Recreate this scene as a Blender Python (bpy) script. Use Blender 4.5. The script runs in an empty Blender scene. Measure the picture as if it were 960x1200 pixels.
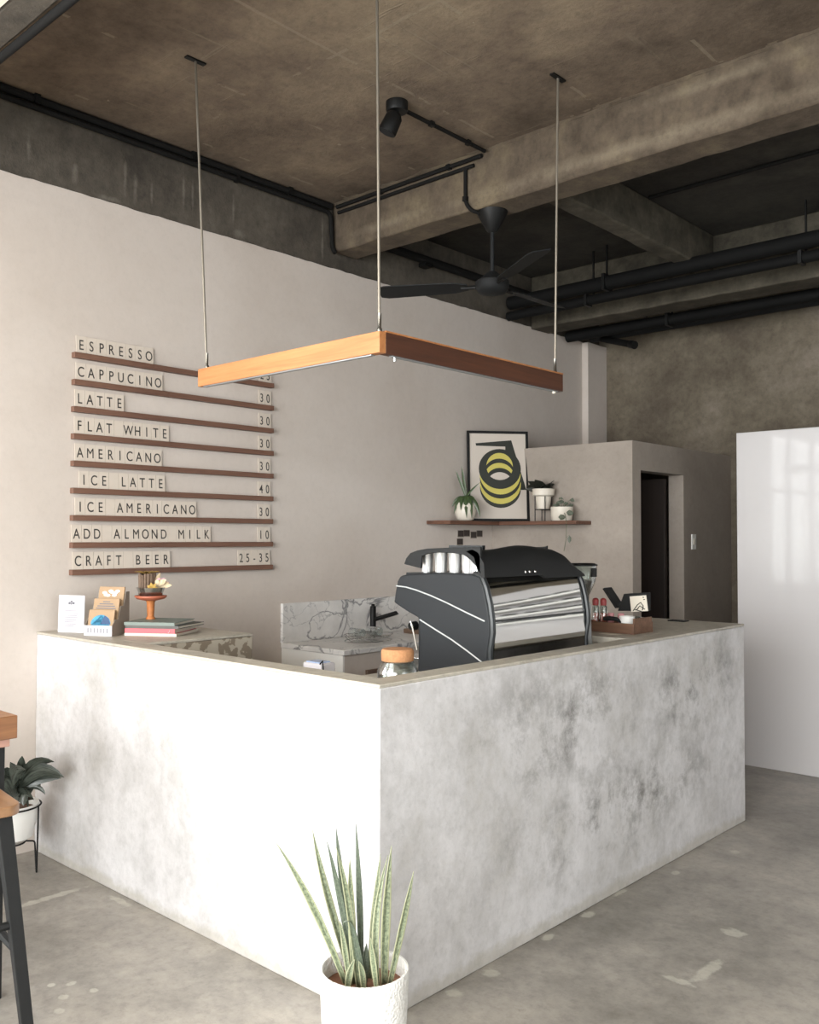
import bpy, bmesh, math, random
from mathutils import Vector, Matrix
random.seed(7)
PI = math.pi
SC = bpy.context.scene
COL = SC.collection

# ------------------------------------------------------------------ camera
CAMP = Vector((4.338, 0.0, 1.51)); FPX = 1069.2
yaw, pitch, roll = .7432, .0281, .0022
F = Vector((-math.sin(yaw)*math.cos(pitch), math.cos(yaw)*math.cos(pitch), math.sin(pitch)))
R0 = Vector((math.cos(yaw), math.sin(yaw), 0)); U0 = R0.cross(F)
R = R0*math.cos(roll) + U0*math.sin(roll); U = U0*math.cos(roll) - R0*math.sin(roll)
cd = bpy.data.cameras.new('camera'); cd.sensor_fit = 'HORIZONTAL'; cd.sensor_width = 36
cd.lens = FPX*36/960; cd.clip_start = .05
cam = bpy.data.objects.new('camera', cd); COL.objects.link(cam)
cam.matrix_world = Matrix(((R.x, U.x, -F.x, CAMP.x), (R.y, U.y, -F.y, CAMP.y), (R.z, U.z, -F.z, CAMP.z), (0, 0, 0, 1)))
SC.camera = cam
def hit(px, py, axis, val):
    """where the sight line through a picture point meets the real plane axis = val"""
    r = F*FPX + R*(px-480) - U*(py-600)
    return CAMP + r*((val-CAMP[axis])/r[axis])
def atd(px, py, dep):
    return CAMP + (F*FPX + R*(px-480) - U*(py-600))*(dep/FPX)

# ------------------------------------------------------------------ light
w = bpy.data.worlds.new('world'); SC.world = w; w.use_nodes = True
bg = w.node_tree.nodes['Background']; bg.inputs[0].default_value = (.86, .93, 1, 1); bg.inputs[1].default_value = 1.6
def area(name, loc, direction, sx, sy, power, col):
    l = bpy.data.lights.new(name, 'AREA'); l.shape = 'RECTANGLE'; l.size = sx; l.size_y = sy; l.energy = power; l.color = col
    o = bpy.data.objects.new(name, l); COL.objects.link(o); o.location = loc
    o.rotation_euler = Vector(direction).to_track_quat('-Z', 'Z').to_euler(); return o
area('shopfront_daylight', (3.5, -3.2, 1.75), (0, 1, -.35), 6.4, 3.0, 385, (1, .978, .964))
area('left_window_daylight', (-.4, -.6, 1.6), (1, 0, -.25), 2.5, 2.5, 125, (1, .978, .964))
area('side_window_daylight', (8.65, 1.2, 1.85), (-1, 0, -.15), 4.6, 2.4, 45, (1, .97, .93))
SC.view_settings.view_transform = 'Standard'; SC.view_settings.look = 'None'
SC.view_settings.exposure = 1.02; SC.view_settings.gamma = 1; SC.view_settings.use_curve_mapping = False
SC.cycles.max_bounces = 10; SC.cycles.diffuse_bounces = 6; SC.cycles.caustics_reflective = False; SC.cycles.caustics_refractive = False
SC.cycles.use_denoising = True

# ------------------------------------------------------------------ materials
def lin(c):
    if isinstance(c, str):
        c = [int(c[i:i+2], 16)/255 for i in (0, 2, 4)]
    return tuple(x/12.92 if x <= .04045 else ((x+.055)/1.055)**2.4 for x in c) + (1,)
def newmat(name):
    m = bpy.data.materials.new(name); m.use_nodes = True
    nt = m.node_tree; b = nt.nodes['Principled BSDF']; return m, nt, b
def N(nt, t, **k):
    n = nt.nodes.new(t)
    for a, v in k.items():
        if a.startswith('i_'):
            n.inputs[a[2:].replace('_', ' ')].default_value = v
        else: setattr(n, a, v)
    return n
def L(nt, a, b): nt.links.new(a, b)
def ramp(nt, src, stops):
    r = nt.nodes.new('ShaderNodeValToRGB'); e = r.color_ramp.elements
    while len(e) > 1: e.remove(e[-1])
    e[0].position, e[0].color = stops[0][0], stops[0][1]
    for p, c in stops[1:]:
        q = e.new(p); q.color = c
    L(nt, src, r.inputs[0]); return r.outputs[0]
def noise(nt, vec, scale, detail=6, rough=.6, dist=0):
    n = N(nt, 'ShaderNodeTexNoise'); n.inputs['Scale'].default_value = scale; n.inputs['Detail'].default_value = detail
    n.inputs['Roughness'].default_value = rough; n.inputs['Distortion'].default_value = dist
    L(nt, vec, n.inputs['Vector']); return n.outputs[0]
def mix(nt, fac, a, b, mode='MIX'):
    m = nt.nodes.new('ShaderNodeMix'); m.data_type = 'RGBA'; m.blend_type = mode
    for s, v in ((m.inputs[0], fac), (m.inputs[6], a), (m.inputs[7], b)):
        if isinstance(v, (int, float)): s.default_value = v
        elif isinstance(v, tuple): s.default_value = v
        else: L(nt, v, s)
    return m.outputs[2]
def mth(nt, op, a, b=None, c=None, clamp=False):
    m = nt.nodes.new('ShaderNodeMath'); m.operation = op; m.use_clamp = clamp
    for i, v in enumerate((a, b, c)):
        if v is None: continue
        if isinstance(v, (int, float)): m.inputs[i].default_value = v
        else: L(nt, v, m.inputs[i])
    return m.outputs[0]
def bump(nt, b, h, strength, dist=.01):
    n = nt.nodes.new('ShaderNodeBump'); n.inputs['Strength'].default_value = strength; n.inputs['Distance'].default_value = dist
    L(nt, h, n.inputs['Height']); L(nt, n.outputs[0], b.inputs['Normal'])
def wpos(nt):
    return nt.nodes.new('ShaderNodeNewGeometry').outputs['Position']
def opos(nt):
    return nt.nodes.new('ShaderNodeTexCoord').outputs['Object']
def mapped(nt, vec, scale=(1, 1, 1), rot=(0, 0, 0), loc=(0, 0, 0)):
    m = nt.nodes.new('ShaderNodeMapping'); m.inputs['Scale'].default_value = scale; m.inputs['Rotation'].default_value = rot
    m.inputs['Location'].default_value = loc; L(nt, vec, m.inputs['Vector']); return m.outputs[0]
def plain(name, col, rough=.5, metal=0, spec=.5, bmp=0, bscale=200, var=0, vscale=8, coat=0, trans=0, ior=1.45):
    m, nt, b = newmat(name); c = lin(col)
    b.inputs['Base Color'].default_value = c; b.inputs['Roughness'].default_value = rough; b.inputs['Metallic'].default_value = metal
    b.inputs['Specular IOR Level'].default_value = spec; b.inputs['Coat Weight'].default_value = coat; b.inputs['IOR'].default_value = ior
    b.inputs['Transmission Weight'].default_value = trans
    p = opos(nt)
    if var:
        n = noise(nt, p, vscale, 5)
        L(nt, mix(nt, n, tuple(min(1, x*(1-var)) for x in c[:3])+(1,), tuple(min(1, x*(1+var)) for x in c[:3])+(1,)), b.inputs['Base Color'])
    if bmp: bump(nt, b, noise(nt, p, bscale, 3), bmp, .002)
    return m
def blobmask(nt, vec, blobs, wob=.5, wscale=6, soft=.35):
    """irregular stains: ellipsoids (centre, radii) broken up by noise, summed"""
    nz = noise(nt, vec, wscale, 6, .65)
    tot = None
    for c, r in blobs:
        v = mapped(nt, vec, scale=(1/r[0], 1/r[1], 1/r[2]), loc=(-c[0]/r[0], -c[1]/r[1], -c[2]/r[2]))
        ln = nt.nodes.new('ShaderNodeVectorMath'); ln.operation = 'LENGTH'; L(nt, v, ln.inputs[0])
        d = mth(nt, 'ADD', ln.outputs['Value'], mth(nt, 'MULTIPLY', mth(nt, 'SUBTRACT', nz, .5), wob*4))
        k = mth(nt, 'DIVIDE', mth(nt, 'SUBTRACT', 1.0, d), soft, clamp=True)
        tot = k if tot is None else mth(nt, 'MAXIMUM', tot, k)
    return tot
def concrete(name, dark, mid, light, scale=1.2, rough=.75, bs=.25, mott=.5, blobs=None, blobcol=None, blobfac=.6, soft=.35, grit=.6, flecks=0, fleckcol='b9b3a6', lines=False, stretch=(1, 1, 1), lo=.33, hi=.68, patchy=False, foot=False, wsc=6):
    m, nt, b = newmat(name); p = wpos(nt); ps = mapped(nt, p, scale=stretch)
    n1 = noise(nt, ps, scale, 9, .62, .4); n2 = noise(nt, ps, scale*5, 8, .7); n3 = noise(nt, p, 60, 4, .6)
    f = mth(nt, 'ADD', mth(nt, 'MULTIPLY', n1, 1-mott*.5), mth(nt, 'MULTIPLY', n2, mott*.5))
    c = ramp(nt, f, [(lo, lin(dark)), (.5, lin(mid)), (hi, lin(light))])
    h = mth(nt, 'ADD', n2, mth(nt, 'MULTIPLY', n3, .35))
    if blobs:
        if patchy:   # cloudy trowel stains, thickest inside the given zones
            k = blobmask(nt, p, blobs, .35, 2.5, 1.1)
            n5 = noise(nt, mapped(nt, p, loc=(3, 1, 7)), 5.0, 10, .74, .12)
            k2 = mth(nt, 'DIVIDE', mth(nt, 'SUBTRACT', n5, .47), .17, clamp=True)
            k = mth(nt, 'MULTIPLY', mth(nt, 'ADD', k, .16), k2)
        else: k = blobmask(nt, p, blobs, .5, wsc, soft)
        c = mix(nt, mth(nt, 'MULTIPLY', k, blobfac), c, lin(blobcol))
    if foot:     # tan cement slurry left along the foot
        sp = nt.nodes.new('ShaderNodeSeparateXYZ'); L(nt, p, sp.inputs[0])
        n6 = noise(nt, p, 9, 6, .7)
        k = mth(nt, 'DIVIDE', mth(nt, 'SUBTRACT', mth(nt, 'MULTIPLY', n6, .115), sp.outputs['Z']), .03, clamp=True)
        c = mix(nt, mth(nt, 'MULTIPLY', k, .45), c, lin('a39c8c'))
    g_ = ramp(nt, noise(nt, p, 24, 9, .78), [(.3, lin('c4c4c4')), (.5, lin('ffffff')), (.7, (1.18, 1.18, 1.18, 1))])
    c = mix(nt, grit, c, g_, 'MULTIPLY')
    if flecks:
        v = N(nt, 'ShaderNodeTexVoronoi'); v.inputs['Scale'].default_value = 4; L(nt, mapped(nt, p), v.inputs['Vector'])
        wv = noise(nt, p, 18, 4)
        k = mth(nt, 'LESS_THAN', mth(nt, 'ADD', v.outputs['Distance'], mth(nt, 'MULTIPLY', wv, .3)), flecks)
        c = mix(nt, mth(nt, 'MULTIPLY', k, .5), c, lin(fleckcol))
    if lines:   # board marks left in the cast slab
        sp = nt.nodes.new('ShaderNodeSeparateXYZ'); L(nt, p, sp.inputs[0])
        wob = mth(nt, 'MULTIPLY', noise(nt, p, 3, 4), .03)
        tot = None
        for o, per, ph in (('X', .61, .13), ('Y', 1.22, .30)):
            q = mth(nt, 'FRACT', mth(nt, 'DIVIDE', mth(nt, 'ADD', mth(nt, 'ADD', sp.outputs[o], wob), ph), per))
            d = mth(nt, 'ABSOLUTE', mth(nt, 'SUBTRACT', q, .5))
            k = mth(nt, 'LESS_THAN', d, .009/per)
            tot = k if tot is None else mth(nt, 'MAXIMUM', tot, k)
        br = mth(nt, 'GREATER_THAN', noise(nt, p, 2.6, 5), .52)
        tot = mth(nt, 'MULTIPLY', tot, br)
        sc1 = noise(nt, mapped(nt, p, scale=(34, 1.6, 1)), 1, 4, .6, .4); sc2 = noise(nt, mapped(nt, p, scale=(1.8, 30, 1), loc=(5, 5, 0)), 1, 4, .6, .4)
        zone = mth(nt, 'DIVIDE', mth(nt, 'SUBTRACT', noise(nt, p, 1.4, 3), .45), .15, clamp=True)
        sk = mth(nt, 'MULTIPLY', zone, mth(nt, 'DIVIDE', mth(nt, 'SUBTRACT', mth(nt, 'MAXIMUM', sc1, sc2), .62), .06, clamp=True))
        tot = mth(nt, 'MAXIMUM', tot, mth(nt, 'MULTIPLY', sk, .7))
        c = mix(nt, mth(nt, 'MULTIPLY', tot, .42), c, lin('978c7a'))
        h = mth(nt, 'ADD', h, mth(nt, 'MULTIPLY', tot, .6))
    L(nt, c, b.inputs['Base Color'])
    L(nt, mth(nt, 'ADD', mth(nt, 'MULTIPLY', n2, .25), rough-.12), b.inputs['Roughness'])
    b.inputs['Specular IOR Level'].default_value = .35
    bump(nt, b, h, bs, .012); return m
def wood(name, dark, light, rough=.5, scale=(1, 1, 1), axis=1, grain=26):
    m, nt, b = newmat(name); p = opos(nt)
    s = [grain]*3; s[axis] = grain*.06
    v = mapped(nt, p, scale=tuple(s[i]*scale[i] for i in range(3)))
    n = noise(nt, v, 1.0, 6, .6, .8); n2 = noise(nt, mapped(nt, p, scale=tuple(x*5 for x in s)), 1, 3)
    f = mth(nt, 'ADD', mth(nt, 'MULTIPLY', n, .8), mth(nt, 'MULTIPLY', n2, .2))
    L(nt, ramp(nt, f, [(.3, lin(dark)), (.7, lin(light))]), b.inputs['Base Color'])
    b.inputs['Roughness'].default_value = rough; bump(nt, b, f, .15, .003); return m
def marble(name, rot=(0.5, .3, .4)):
    m, nt, b = newmat(name); p = wpos(nt)
    base = noise(nt, p, 5, 5)
    v = noise(nt, mapped(nt, p, rot=rot, scale=(1, 1, 1.6)), 1.9, 6, .5, .8)
    d = mth(nt, 'ABSOLUTE', mth(nt, 'SUBTRACT', v, .5))
    vein = mth(nt, 'SUBTRACT', 1, mth(nt, 'DIVIDE', d, .016, clamp=True))
    v2 = noise(nt, mapped(nt, p, rot=(.2, .9, 0)), 3.4, 5, .5, 1.0)
    d2 = mth(nt, 'ABSOLUTE', mth(nt, 'SUBTRACT', v2, .48))
    vein2 = mth(nt, 'MULTIPLY', mth(nt, 'SUBTRACT', 1, mth(nt, 'DIVIDE', d2, .012, clamp=True)), .5)
    c = ramp(nt, base, [(.3, lin('cfcdcb')), (.7, lin('eae8e6'))])
    c = mix(nt, mth(nt, 'MULTIPLY', vein, .85), c, lin('5c5d61')); c = mix(nt, vein2, c, lin('7b7c80'))
    L(nt, c, b.inputs['Base Color']); b.inputs['Roughness'].default_value = .3; return m

M = {}
M['plaster'] = concrete('wall_plaster', 'c2b7ae', 'cbc1b9', 'd2c9c2', .8, .8, .10, .35, grit=.12)
M['boxplaster'] = concrete('storeroom_render', '958c83', '9e948b', 'a99f96', 1.6, .8, .12, .6, grit=.22)
M['backwall'] = concrete('bare_render', '5c5348', '706759', '847a6e', 1.3, .85, .2, .8, lo=.38, hi=.62)
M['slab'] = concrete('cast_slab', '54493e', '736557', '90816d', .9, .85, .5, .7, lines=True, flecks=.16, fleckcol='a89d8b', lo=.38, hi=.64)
M['beam'] = concrete('cast_beam', '41372c', '584d41', '6f6350', 1.5, .85, .5, .9, flecks=.13, fleckcol='b5aa98', stretch=(1.2, 1, .9), lo=.38, hi=.64,
    blobs=[((2.2, 3.97, 3.42), (1.6, .06, .05)), ((.5, 3.97, 3.43), (.4, .06, .04)), ((2.6, 3.97, 3.60), (.5, .06, .04))], blobcol='8f8370', blobfac=.6, wsc=7, soft=1.6)
M['wallbeam'] = concrete('cast_edge_beam', '3f3a34', '514b43', '605a51', 2.0, .85, .4, .9, flecks=.15, fleckcol='aaa498', stretch=(1, 1, .8), lo=.38, hi=.64,
    blobs=[((0, y_, z_), (.1, ry_, rz_)) for y_, z_, ry_, rz_ in ((1.98, 3.40, .012, .09), (2.22, 3.36, .02, .07), (2.50, 3.42, .012, .12), (2.56, 3.38, .016, .10), (2.66, 3.36, .01, .08), (2.86, 3.46, .012, .14), (2.92, 3.44, .01, .12), (3.2, 3.42, .012, .12), (3.24, 3.30, .06, .03), (3.9, 3.45, .012, .2), (2.4, 3.275, .1, .02))], blobcol='857f74', blobfac=.5, wsc=14, soft=1.0)
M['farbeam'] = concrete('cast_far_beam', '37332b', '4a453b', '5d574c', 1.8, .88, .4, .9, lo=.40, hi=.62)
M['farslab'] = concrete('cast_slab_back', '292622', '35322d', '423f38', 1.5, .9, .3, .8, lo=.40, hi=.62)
M['counter'] = concrete('trowelled_cement', 'b3b0ad', 'c7c5c6', 'd7d5d7', 1.5, .6, .14, .8, stretch=(1, 1, .8), lo=.36, hi=.62,
    blobs=[((2.33, 3.15, .74), (.3, .75, .30)), ((2.33, 4.25, .80), (.3, .55, .28)), ((2.33, 3.6, .35), (.3, 1.3, .25))], blobcol='72706d', blobfac=1.0, grit=.35, patchy=True, foot=True)
M['countertop'] = concrete('cement_coping', 'a29c90', 'b3ada1', 'c3bdb2', 3, .45, .12, .7)
M['floor'] = concrete('cement_floor', '79756e', '959089', 'ada79e', 1.1, .38, .10, .8, flecks=.07, fleckcol='cfcbc0', lo=.38, hi=.62,
    blobs=[((0.615, 1.82, 0), (0.025, 0.2, .3)), ((0.86, 2.01, 0), (0.08, 0.022, .3)), ((2.37, 2.36, 0), (0.035, 0.03, .3)), ((2.375, 2.56, 0), (0.035, 0.03, .3)), ((2.36, 2.93, 0), (0.02, 0.04, .3)), ((2.365, 3.22, 0), (0.025, 0.05, .3)), ((2.34, 3.5, 0), (0.015, 0.06, .3)), ((2.41, 3.88, 0), (0.02, 0.03, .3)), ((2.49, 4.33, 0), (0.03, 0.03, .3)), ((1.45, 1.47, 0), (0.02, 0.016, .3)), ((1.34, 1.48, 0), (0.016, 0.014, .3)), ((1.38, 1.53, 0), (0.018, 0.02, .3)), ((1.48, 1.56, 0), (0.016, 0.014, .3)), ((1.52, 1.42, 0), (0.02, 0.016, .3)), ((2.92, 3.09, 0), (0.03, 0.12, .3)), ((2.88, 2.95, 0), (0.06, 0.02, .3)), ((2.86, 3.45, 0), (0.05, 0.04, .3))], blobcol='bcb9ae', blobfac=.7, wsc=22)
M['terrazzo'], nt, b = newmat('terrazzo_panel')
p_ = wpos(nt)
k = mth(nt, 'DIVIDE', mth(nt, 'SUBTRACT', noise(nt, p_, 19, 3, .5, .3), .53), .02, clamp=True)
L(nt, mix(nt, k, lin('b3aa9b'), lin('85796a')), b.inputs['Base Color']); b.inputs['Roughness'].default_value = .4
M['marble'] = marble('grey_veined_marble')
M['white_gloss'] = plain('white_gloss_panel', 'c6c3c4', .22, coat=.22, bmp=.04, bscale=2.5)
M['white'] = plain('white_glaze', 'ecebe8', .4)
M['whitetex'], nt, b = newmat('white_textured_ceramic'); b.inputs['Base Color'].default_value = lin('e9e8e5'); b.inputs['Roughness'].default_value = .45
v = N(nt, 'ShaderNodeTexVoronoi'); v.inputs['Scale'].default_value = 110; L(nt, opos(nt), v.inputs['Vector']); bump(nt, b, v.outputs['Distance'], .7, .004)
M['pipe'] = plain('black_pipe', '0c0c0c', .8, spec=.25, var=.2)
M['pipegrey'] = plain('dark_grey_pipe', '1a1b1c', .65, spec=.3)
M['conduit'] = plain('black_conduit', '151413', .85, spec=.25)
M['blackmetal'] = plain('black_metal', '101010', .5, spec=.3)
M['blackmatt'] = plain('black_matt', '131415', .65, bmp=.3, bscale=90, var=.2)
M['steelrod'] = plain('rod_steel', '8a8378', .4, metal=.7)
M['steel'] = plain('brushed_steel', 'cfd0d0', .22, metal=1)
M['cupsteel'] = plain('bright_cup_steel', 'f2f2f2', .3, metal=.75)
M['chrome'] = plain('chrome', 'd4d4d2', .06, metal=1)
M['stripe'] = plain('bright_trim', 'c9cccd', .3, metal=.2)
M['silver'] = plain('silver_paint', 'a3a6a8', .35, metal=.5)
M['machinegrey'] = plain('machine_grey', '25272a', .5, spec=.3, bmp=.06, bscale=500)
M['machinetrim'] = plain('machine_dark_edge', '26292b', .35)
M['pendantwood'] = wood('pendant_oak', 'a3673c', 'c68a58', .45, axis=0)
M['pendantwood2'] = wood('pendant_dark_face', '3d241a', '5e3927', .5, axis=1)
M['railwood'] = wood('rail_walnut', '5c4136', '7d5c4c', .55, axis=1, grain=40)
M['shelfwood'] = wood('shelf_walnut', '4c3226', '74503e', .5, axis=1, grain=22)
M['shelfwoodx'] = wood('shelf_walnut_short', '4c3226', '74503e', .5, axis=0, grain=22)
M['tablewood'] = wood('table_wood', '6f4a31', 'a0714c', .45, axis=1, grain=22)
M['seatwood'] = wood('seat_wood', '7d5a3f', 'a27d5b', .4, axis=0, grain=18)
M['pinkwood'] = plain('pale_pink_wood', 'b98f80', .6, var=.1)
M['cratewood'] = wood('crate_wood', '4d3628', '7c5a45', .6, axis=0, grain=30)
M['doorwood'] = wood('door_wood', '1f1815', '2e231e', .6, axis=2, grain=14)
M['cabinetwood'] = wood('cabinet_walnut', '584438', '75604f', .55, axis=1, grain=22)
M['cork'] = plain('cork', 'b07f58', .85, bmp=.8, bscale=160, var=.4, vscale=110)
M['tile'] = plain('letter_tile_board', 'd3c8bc', .5, var=.03)
M['tileedge'] = plain('letter_ink', '3d3a38', .6)
M['paper'] = plain('paper', 'cfcdd3', .6)
M['greyink'] = plain('grey_ink', '6c6c74', .7)
M['faintink'] = plain('faint_ink', '8b8a92', .7)
M['kraft'] = plain('kraft_board', 'a68b6e', .75, var=.06)
M['kraftgrey'] = plain('kraft_side', '8f857b', .75)
M['blue'] = plain('blue_print', '3f92b8', .5, var=.5, vscale=90)
M['navy'] = plain('navy_print', '27466e', .5, var=.4, vscale=90)
M['mint'] = plain('mint_print', 'dfe9df', .5, var=.2, vscale=120)
M['yellow'] = plain('poster_yellow', 'c3b75c', .5)
M['ink'] = plain('poster_ink', '23261f', .5)
M['postpaper'] = plain('poster_paper', 'c4bab0', .5)
M['soil'] = plain('potting_soil', '5d4638', .95, bmp=1, bscale=80, var=.4, vscale=50)
M['soilbrown'] = plain('clay_pebbles', '8a6350', .95, bmp=1, bscale=80, var=.4, vscale=60)
M['bookgrey'] = plain('grey_green_cover', '75807a', .5)
M['bookdark'] = plain('dark_cover', '54524f', .5)
M['bookred'] = plain('coral_cover', 'd3636b', .5)
M['pages'] = plain('book_pages', 'e0d8c8', .8)
M['terracotta'] = plain('terracotta_glaze', 'b9694f', .5, var=.1)
M['terra2'] = plain('mottled_orange', 'b3703f', .5, var=.5, vscale=50)
M['petal'] = plain('dried_petal', 'd9c5a4', .7, var=.2, vscale=40)
M['petalpink'] = plain('pink_petal', 'cf9cab', .7, var=.2)
M['ochre'] = plain('ochre_petal', 'b2924c', .7, var=.3, vscale=40)
M['twine'] = plain('dried_bark', '6d5a4c', .8, var=.5, vscale=60)
M['hopper'] = plain('smoked_hopper', '6a6461', .15, trans=.6)
M['beans'] = plain('coffee_beans', '2a1d17', .5, bmp=1, bscale=120)
M['red'] = plain('red_plastic', '9a3f3f', .4)
M['pink'] = plain('pink_sugar', 'e5705c', .5, var=.2, vscale=60)
M['cream'] = plain('cream_glaze', 'ddd5c8', .4)
M['rosepink'] = plain('rose_plastic', 'c98d92', .45)
M['outsidewhite'] = plain('cream_soffit', 'e8dfcf', .7)
def glassmat(name, tint='ffffff', mixf=.88, rough=.02):
    m, nt, b = newmat(name); out = nt.nodes['Material Output']
    tr = nt.nodes.new('ShaderNodeBsdfTransparent'); tr.inputs[0].default_value = lin(tint)
    gl = nt.nodes.new('ShaderNodeBsdfGlossy'); gl.inputs['Roughness'].default_value = rough
    ms = nt.nodes.new('ShaderNodeMixShader'); fr = nt.nodes.new('ShaderNodeLayerWeight'); fr.inputs[0].default_value = .25
    L(nt, mth(nt, 'ADD', fr.outputs['Facing'], 1-mixf, clamp=True), ms.inputs[0]); L(nt, tr.outputs[0], ms.inputs[1]); L(nt, gl.outputs[0], ms.inputs[2])
    L(nt, ms.outputs[0], out.inputs[0]); return m
M['glass'] = glassmat('clear_glass', 'eef3f2', .93)
M['pane'] = glassmat('window_glass', 'fafcfb', 1.0)
def leafmat(name, dark, light, edge=None, bands=False, rough=.45):
    m, nt, b = newmat(name); uv = nt.nodes.new('ShaderNodeUVMap'); uv.uv_map = 'UVMap'
    sp = nt.nodes.new('ShaderNodeSeparateXYZ'); L(nt, uv.outputs[0], sp.inputs[0])
    if bands:
        vv = mapped(nt, uv.outputs[0], scale=(3, 40, 1)); n = noise(nt, vv, 1, 4, .6, .5)
    else:
        vv = mapped(nt, uv.outputs[0], scale=(6, 2, 1)); n = noise(nt, vv, 2, 4)
    c = ramp(nt, n, [(.35, lin(dark)), (.65, lin(light))])
    d = mth(nt, 'ABSOLUTE', mth(nt, 'SUBTRACT', sp.outputs[0], .5))
    if edge: c = mix(nt, mth(nt, 'GREATER_THAN', d, .36), c, lin(edge))
    else: c = mix(nt, mth(nt, 'LESS_THAN', d, .04), c, lin(light))
    L(nt, c, b.inputs['Base Color']); b.inputs['Roughness'].default_value = rough; return m
M['snake'] = leafmat('snake_plant_leaf', '4f5946', '8e967a', '9c9e80', True, .4)
M['snakedark'] = leafmat('snake_plant_leaf_dark', '404a40', '636c5c', None, True, .4)
M['darkleaf'] = leafmat('dark_broad_leaf', '272c27', '4b514a', None, False, .25)
M['aloe'] = leafmat('strap_leaf', '2f3d28', '4c5e3a', None, False, .35)
M['purpleleaf'] = leafmat('dark_succulent_leaf', '1d1e1a', '36372f', None, False, .4)
M['vineleaf'] = leafmat('vine_leaf', '353d30', '666d5c', None, False, .4)
M['stem'] = plain('green_stem', '55604a', .6)

# ------------------------------------------------------------------ mesh helpers
class MB:
    def __init__(s): s.v = []; s.f = []; s.mi = []; s.uv = {}
    def add(s, vs, fs, mi=0, uvs=None):
        o = len(s.v); s.v += [Vector(q) for q in vs]
        for k, f in enumerate(fs):
            s.f.append(tuple(i+o for i in f)); s.mi.append(mi)
        if uvs:
            for i, u in enumerate(uvs): s.uv[o+i] = u
        return s
    def box(s, a, b, mi=0, mat=None):
        x0, y0, z0 = a; x1, y1, z1 = b
        vs = [Vector(q) for q in ((x0, y0, z0), (x1, y0, z0), (x1, y1, z0), (x0, y1, z0), (x0, y0, z1), (x1, y0, z1), (x1, y1, z1), (x0, y1, z1))]
        if mat: vs = [mat @ q for q in vs]
        return s.add(vs, [(0, 3, 2, 1), (4, 5, 6, 7), (0, 1, 5, 4), (1, 2, 6, 5), (2, 3, 7, 6), (3, 0, 4, 7)], mi)
    def tube(s, pts, r, n=10, mi=0, cap=True):
        pts = [Vector(p) for p in pts]; rs = r if isinstance(r, (list, tuple)) else [r]*len(pts)
        vs = []; t0 = (pts[1]-pts[0]).normalized(); up = Vector((0, 0, 1)) if abs(t0.z) < .9 else Vector((1, 0, 0))
        nrm = t0.cross(up).normalized()
        for i, p in enumerate(pts):
            t = (pts[min(i+1, len(pts)-1)]-pts[max(i-1, 0)]).normalized()
            nrm = (nrm - t*nrm.dot(t)).normalized(); bn = t.cross(nrm)
            for k in range(n):
                a = 2*PI*k/n; vs.append(p + (nrm*math.cos(a)+bn*math.sin(a))*rs[i])
        fs = []
        for i in range(len(pts)-1):
            for k in range(n):
                fs.append((i*n+k, i*n+(k+1) % n, (i+1)*n+(k+1) % n, (i+1)*n+k))
        if cap:
            fs.append(tuple(range(n))[::-1]); fs.append(tuple((len(pts)-1)*n+k for k in range(n)))
        return s.add(vs, fs, mi)
    def lathe(s, c, prof, n=32, mi=0, cap=True, sx=1, sy=1):
        """profile [(r, z)] about the vertical axis through c"""
        c = Vector(c); vs = []
        for r, z in prof:
            for k in range(n):
                a = 2*PI*k/n; vs.append(c+Vector((math.cos(a)*r*sx, math.sin(a)*r*sy, z)))
        fs = []
        for i in range(len(prof)-1):
            for k in range(n): fs.append((i*n+k, i*n+(k+1) % n, (i+1)*n+(k+1) % n, (i+1)*n+k))
        if cap:
            if prof[0][0] > 1e-4: fs.append(tuple(range(n))[::-1])
            if prof[-1][0] > 1e-4: fs.append(tuple((len(prof)-1)*n+k for k in range(n)))
        return s.add(vs, fs, mi)
    def prism(s, poly, vec, mi=0):
        """planar 3D polygon swept along vec"""
        poly = [Vector(p) for p in poly]; n = len(poly); vec = Vector(vec)
        vs = poly + [p+vec for p in poly]
        fs = [tuple(range(n))[::-1], tuple(range(n, 2*n))] + [(i, (i+1) % n, n+(i+1) % n, n+i) for i in range(n)]
        return s.add(vs, fs, mi)
    def leaf(s, pts, wid, side, nw=4, fold=.25, mi=0):
        """strip leaf: pts along the midrib, wid per point, side = width direction"""
        pts = [Vector(p) for p in pts]; side = Vector(side).normalized(); vs = []; uv = []; n = len(pts)
        for i, p in enumerate(pts):
            t = (pts[min(i+1, n-1)]-pts[max(i-1, 0)]).normalized(); sd = (side - t*side.dot(t)).normalized(); nr = sd.cross(t)
            for k in range(nw+1):
                a = k/nw*2-1; vs.append(p + sd*a*wid[i] + nr*abs(a)*fold*wid[i]); uv.append((k/nw, i/(n-1)))
        fs = [(i*(nw+1)+k, i*(nw+1)+k+1, (i+1)*(nw+1)+k+1, (i+1)*(nw+1)+k) for i in range(n-1) for k in range(nw)]
        return s.add(vs, fs, mi, uv)
def rootloc(o):
    v = Vector((0, 0, 0))
    while o is not None: v += o.location; o = o.parent
    return v
def tag(o, label=None, cat=None, group=None, kind=None):
    if label: o['label'] = label
    if cat: o['category'] = cat
    if group: o['group'] = group
    if kind: o['kind'] = kind
    return o
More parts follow.
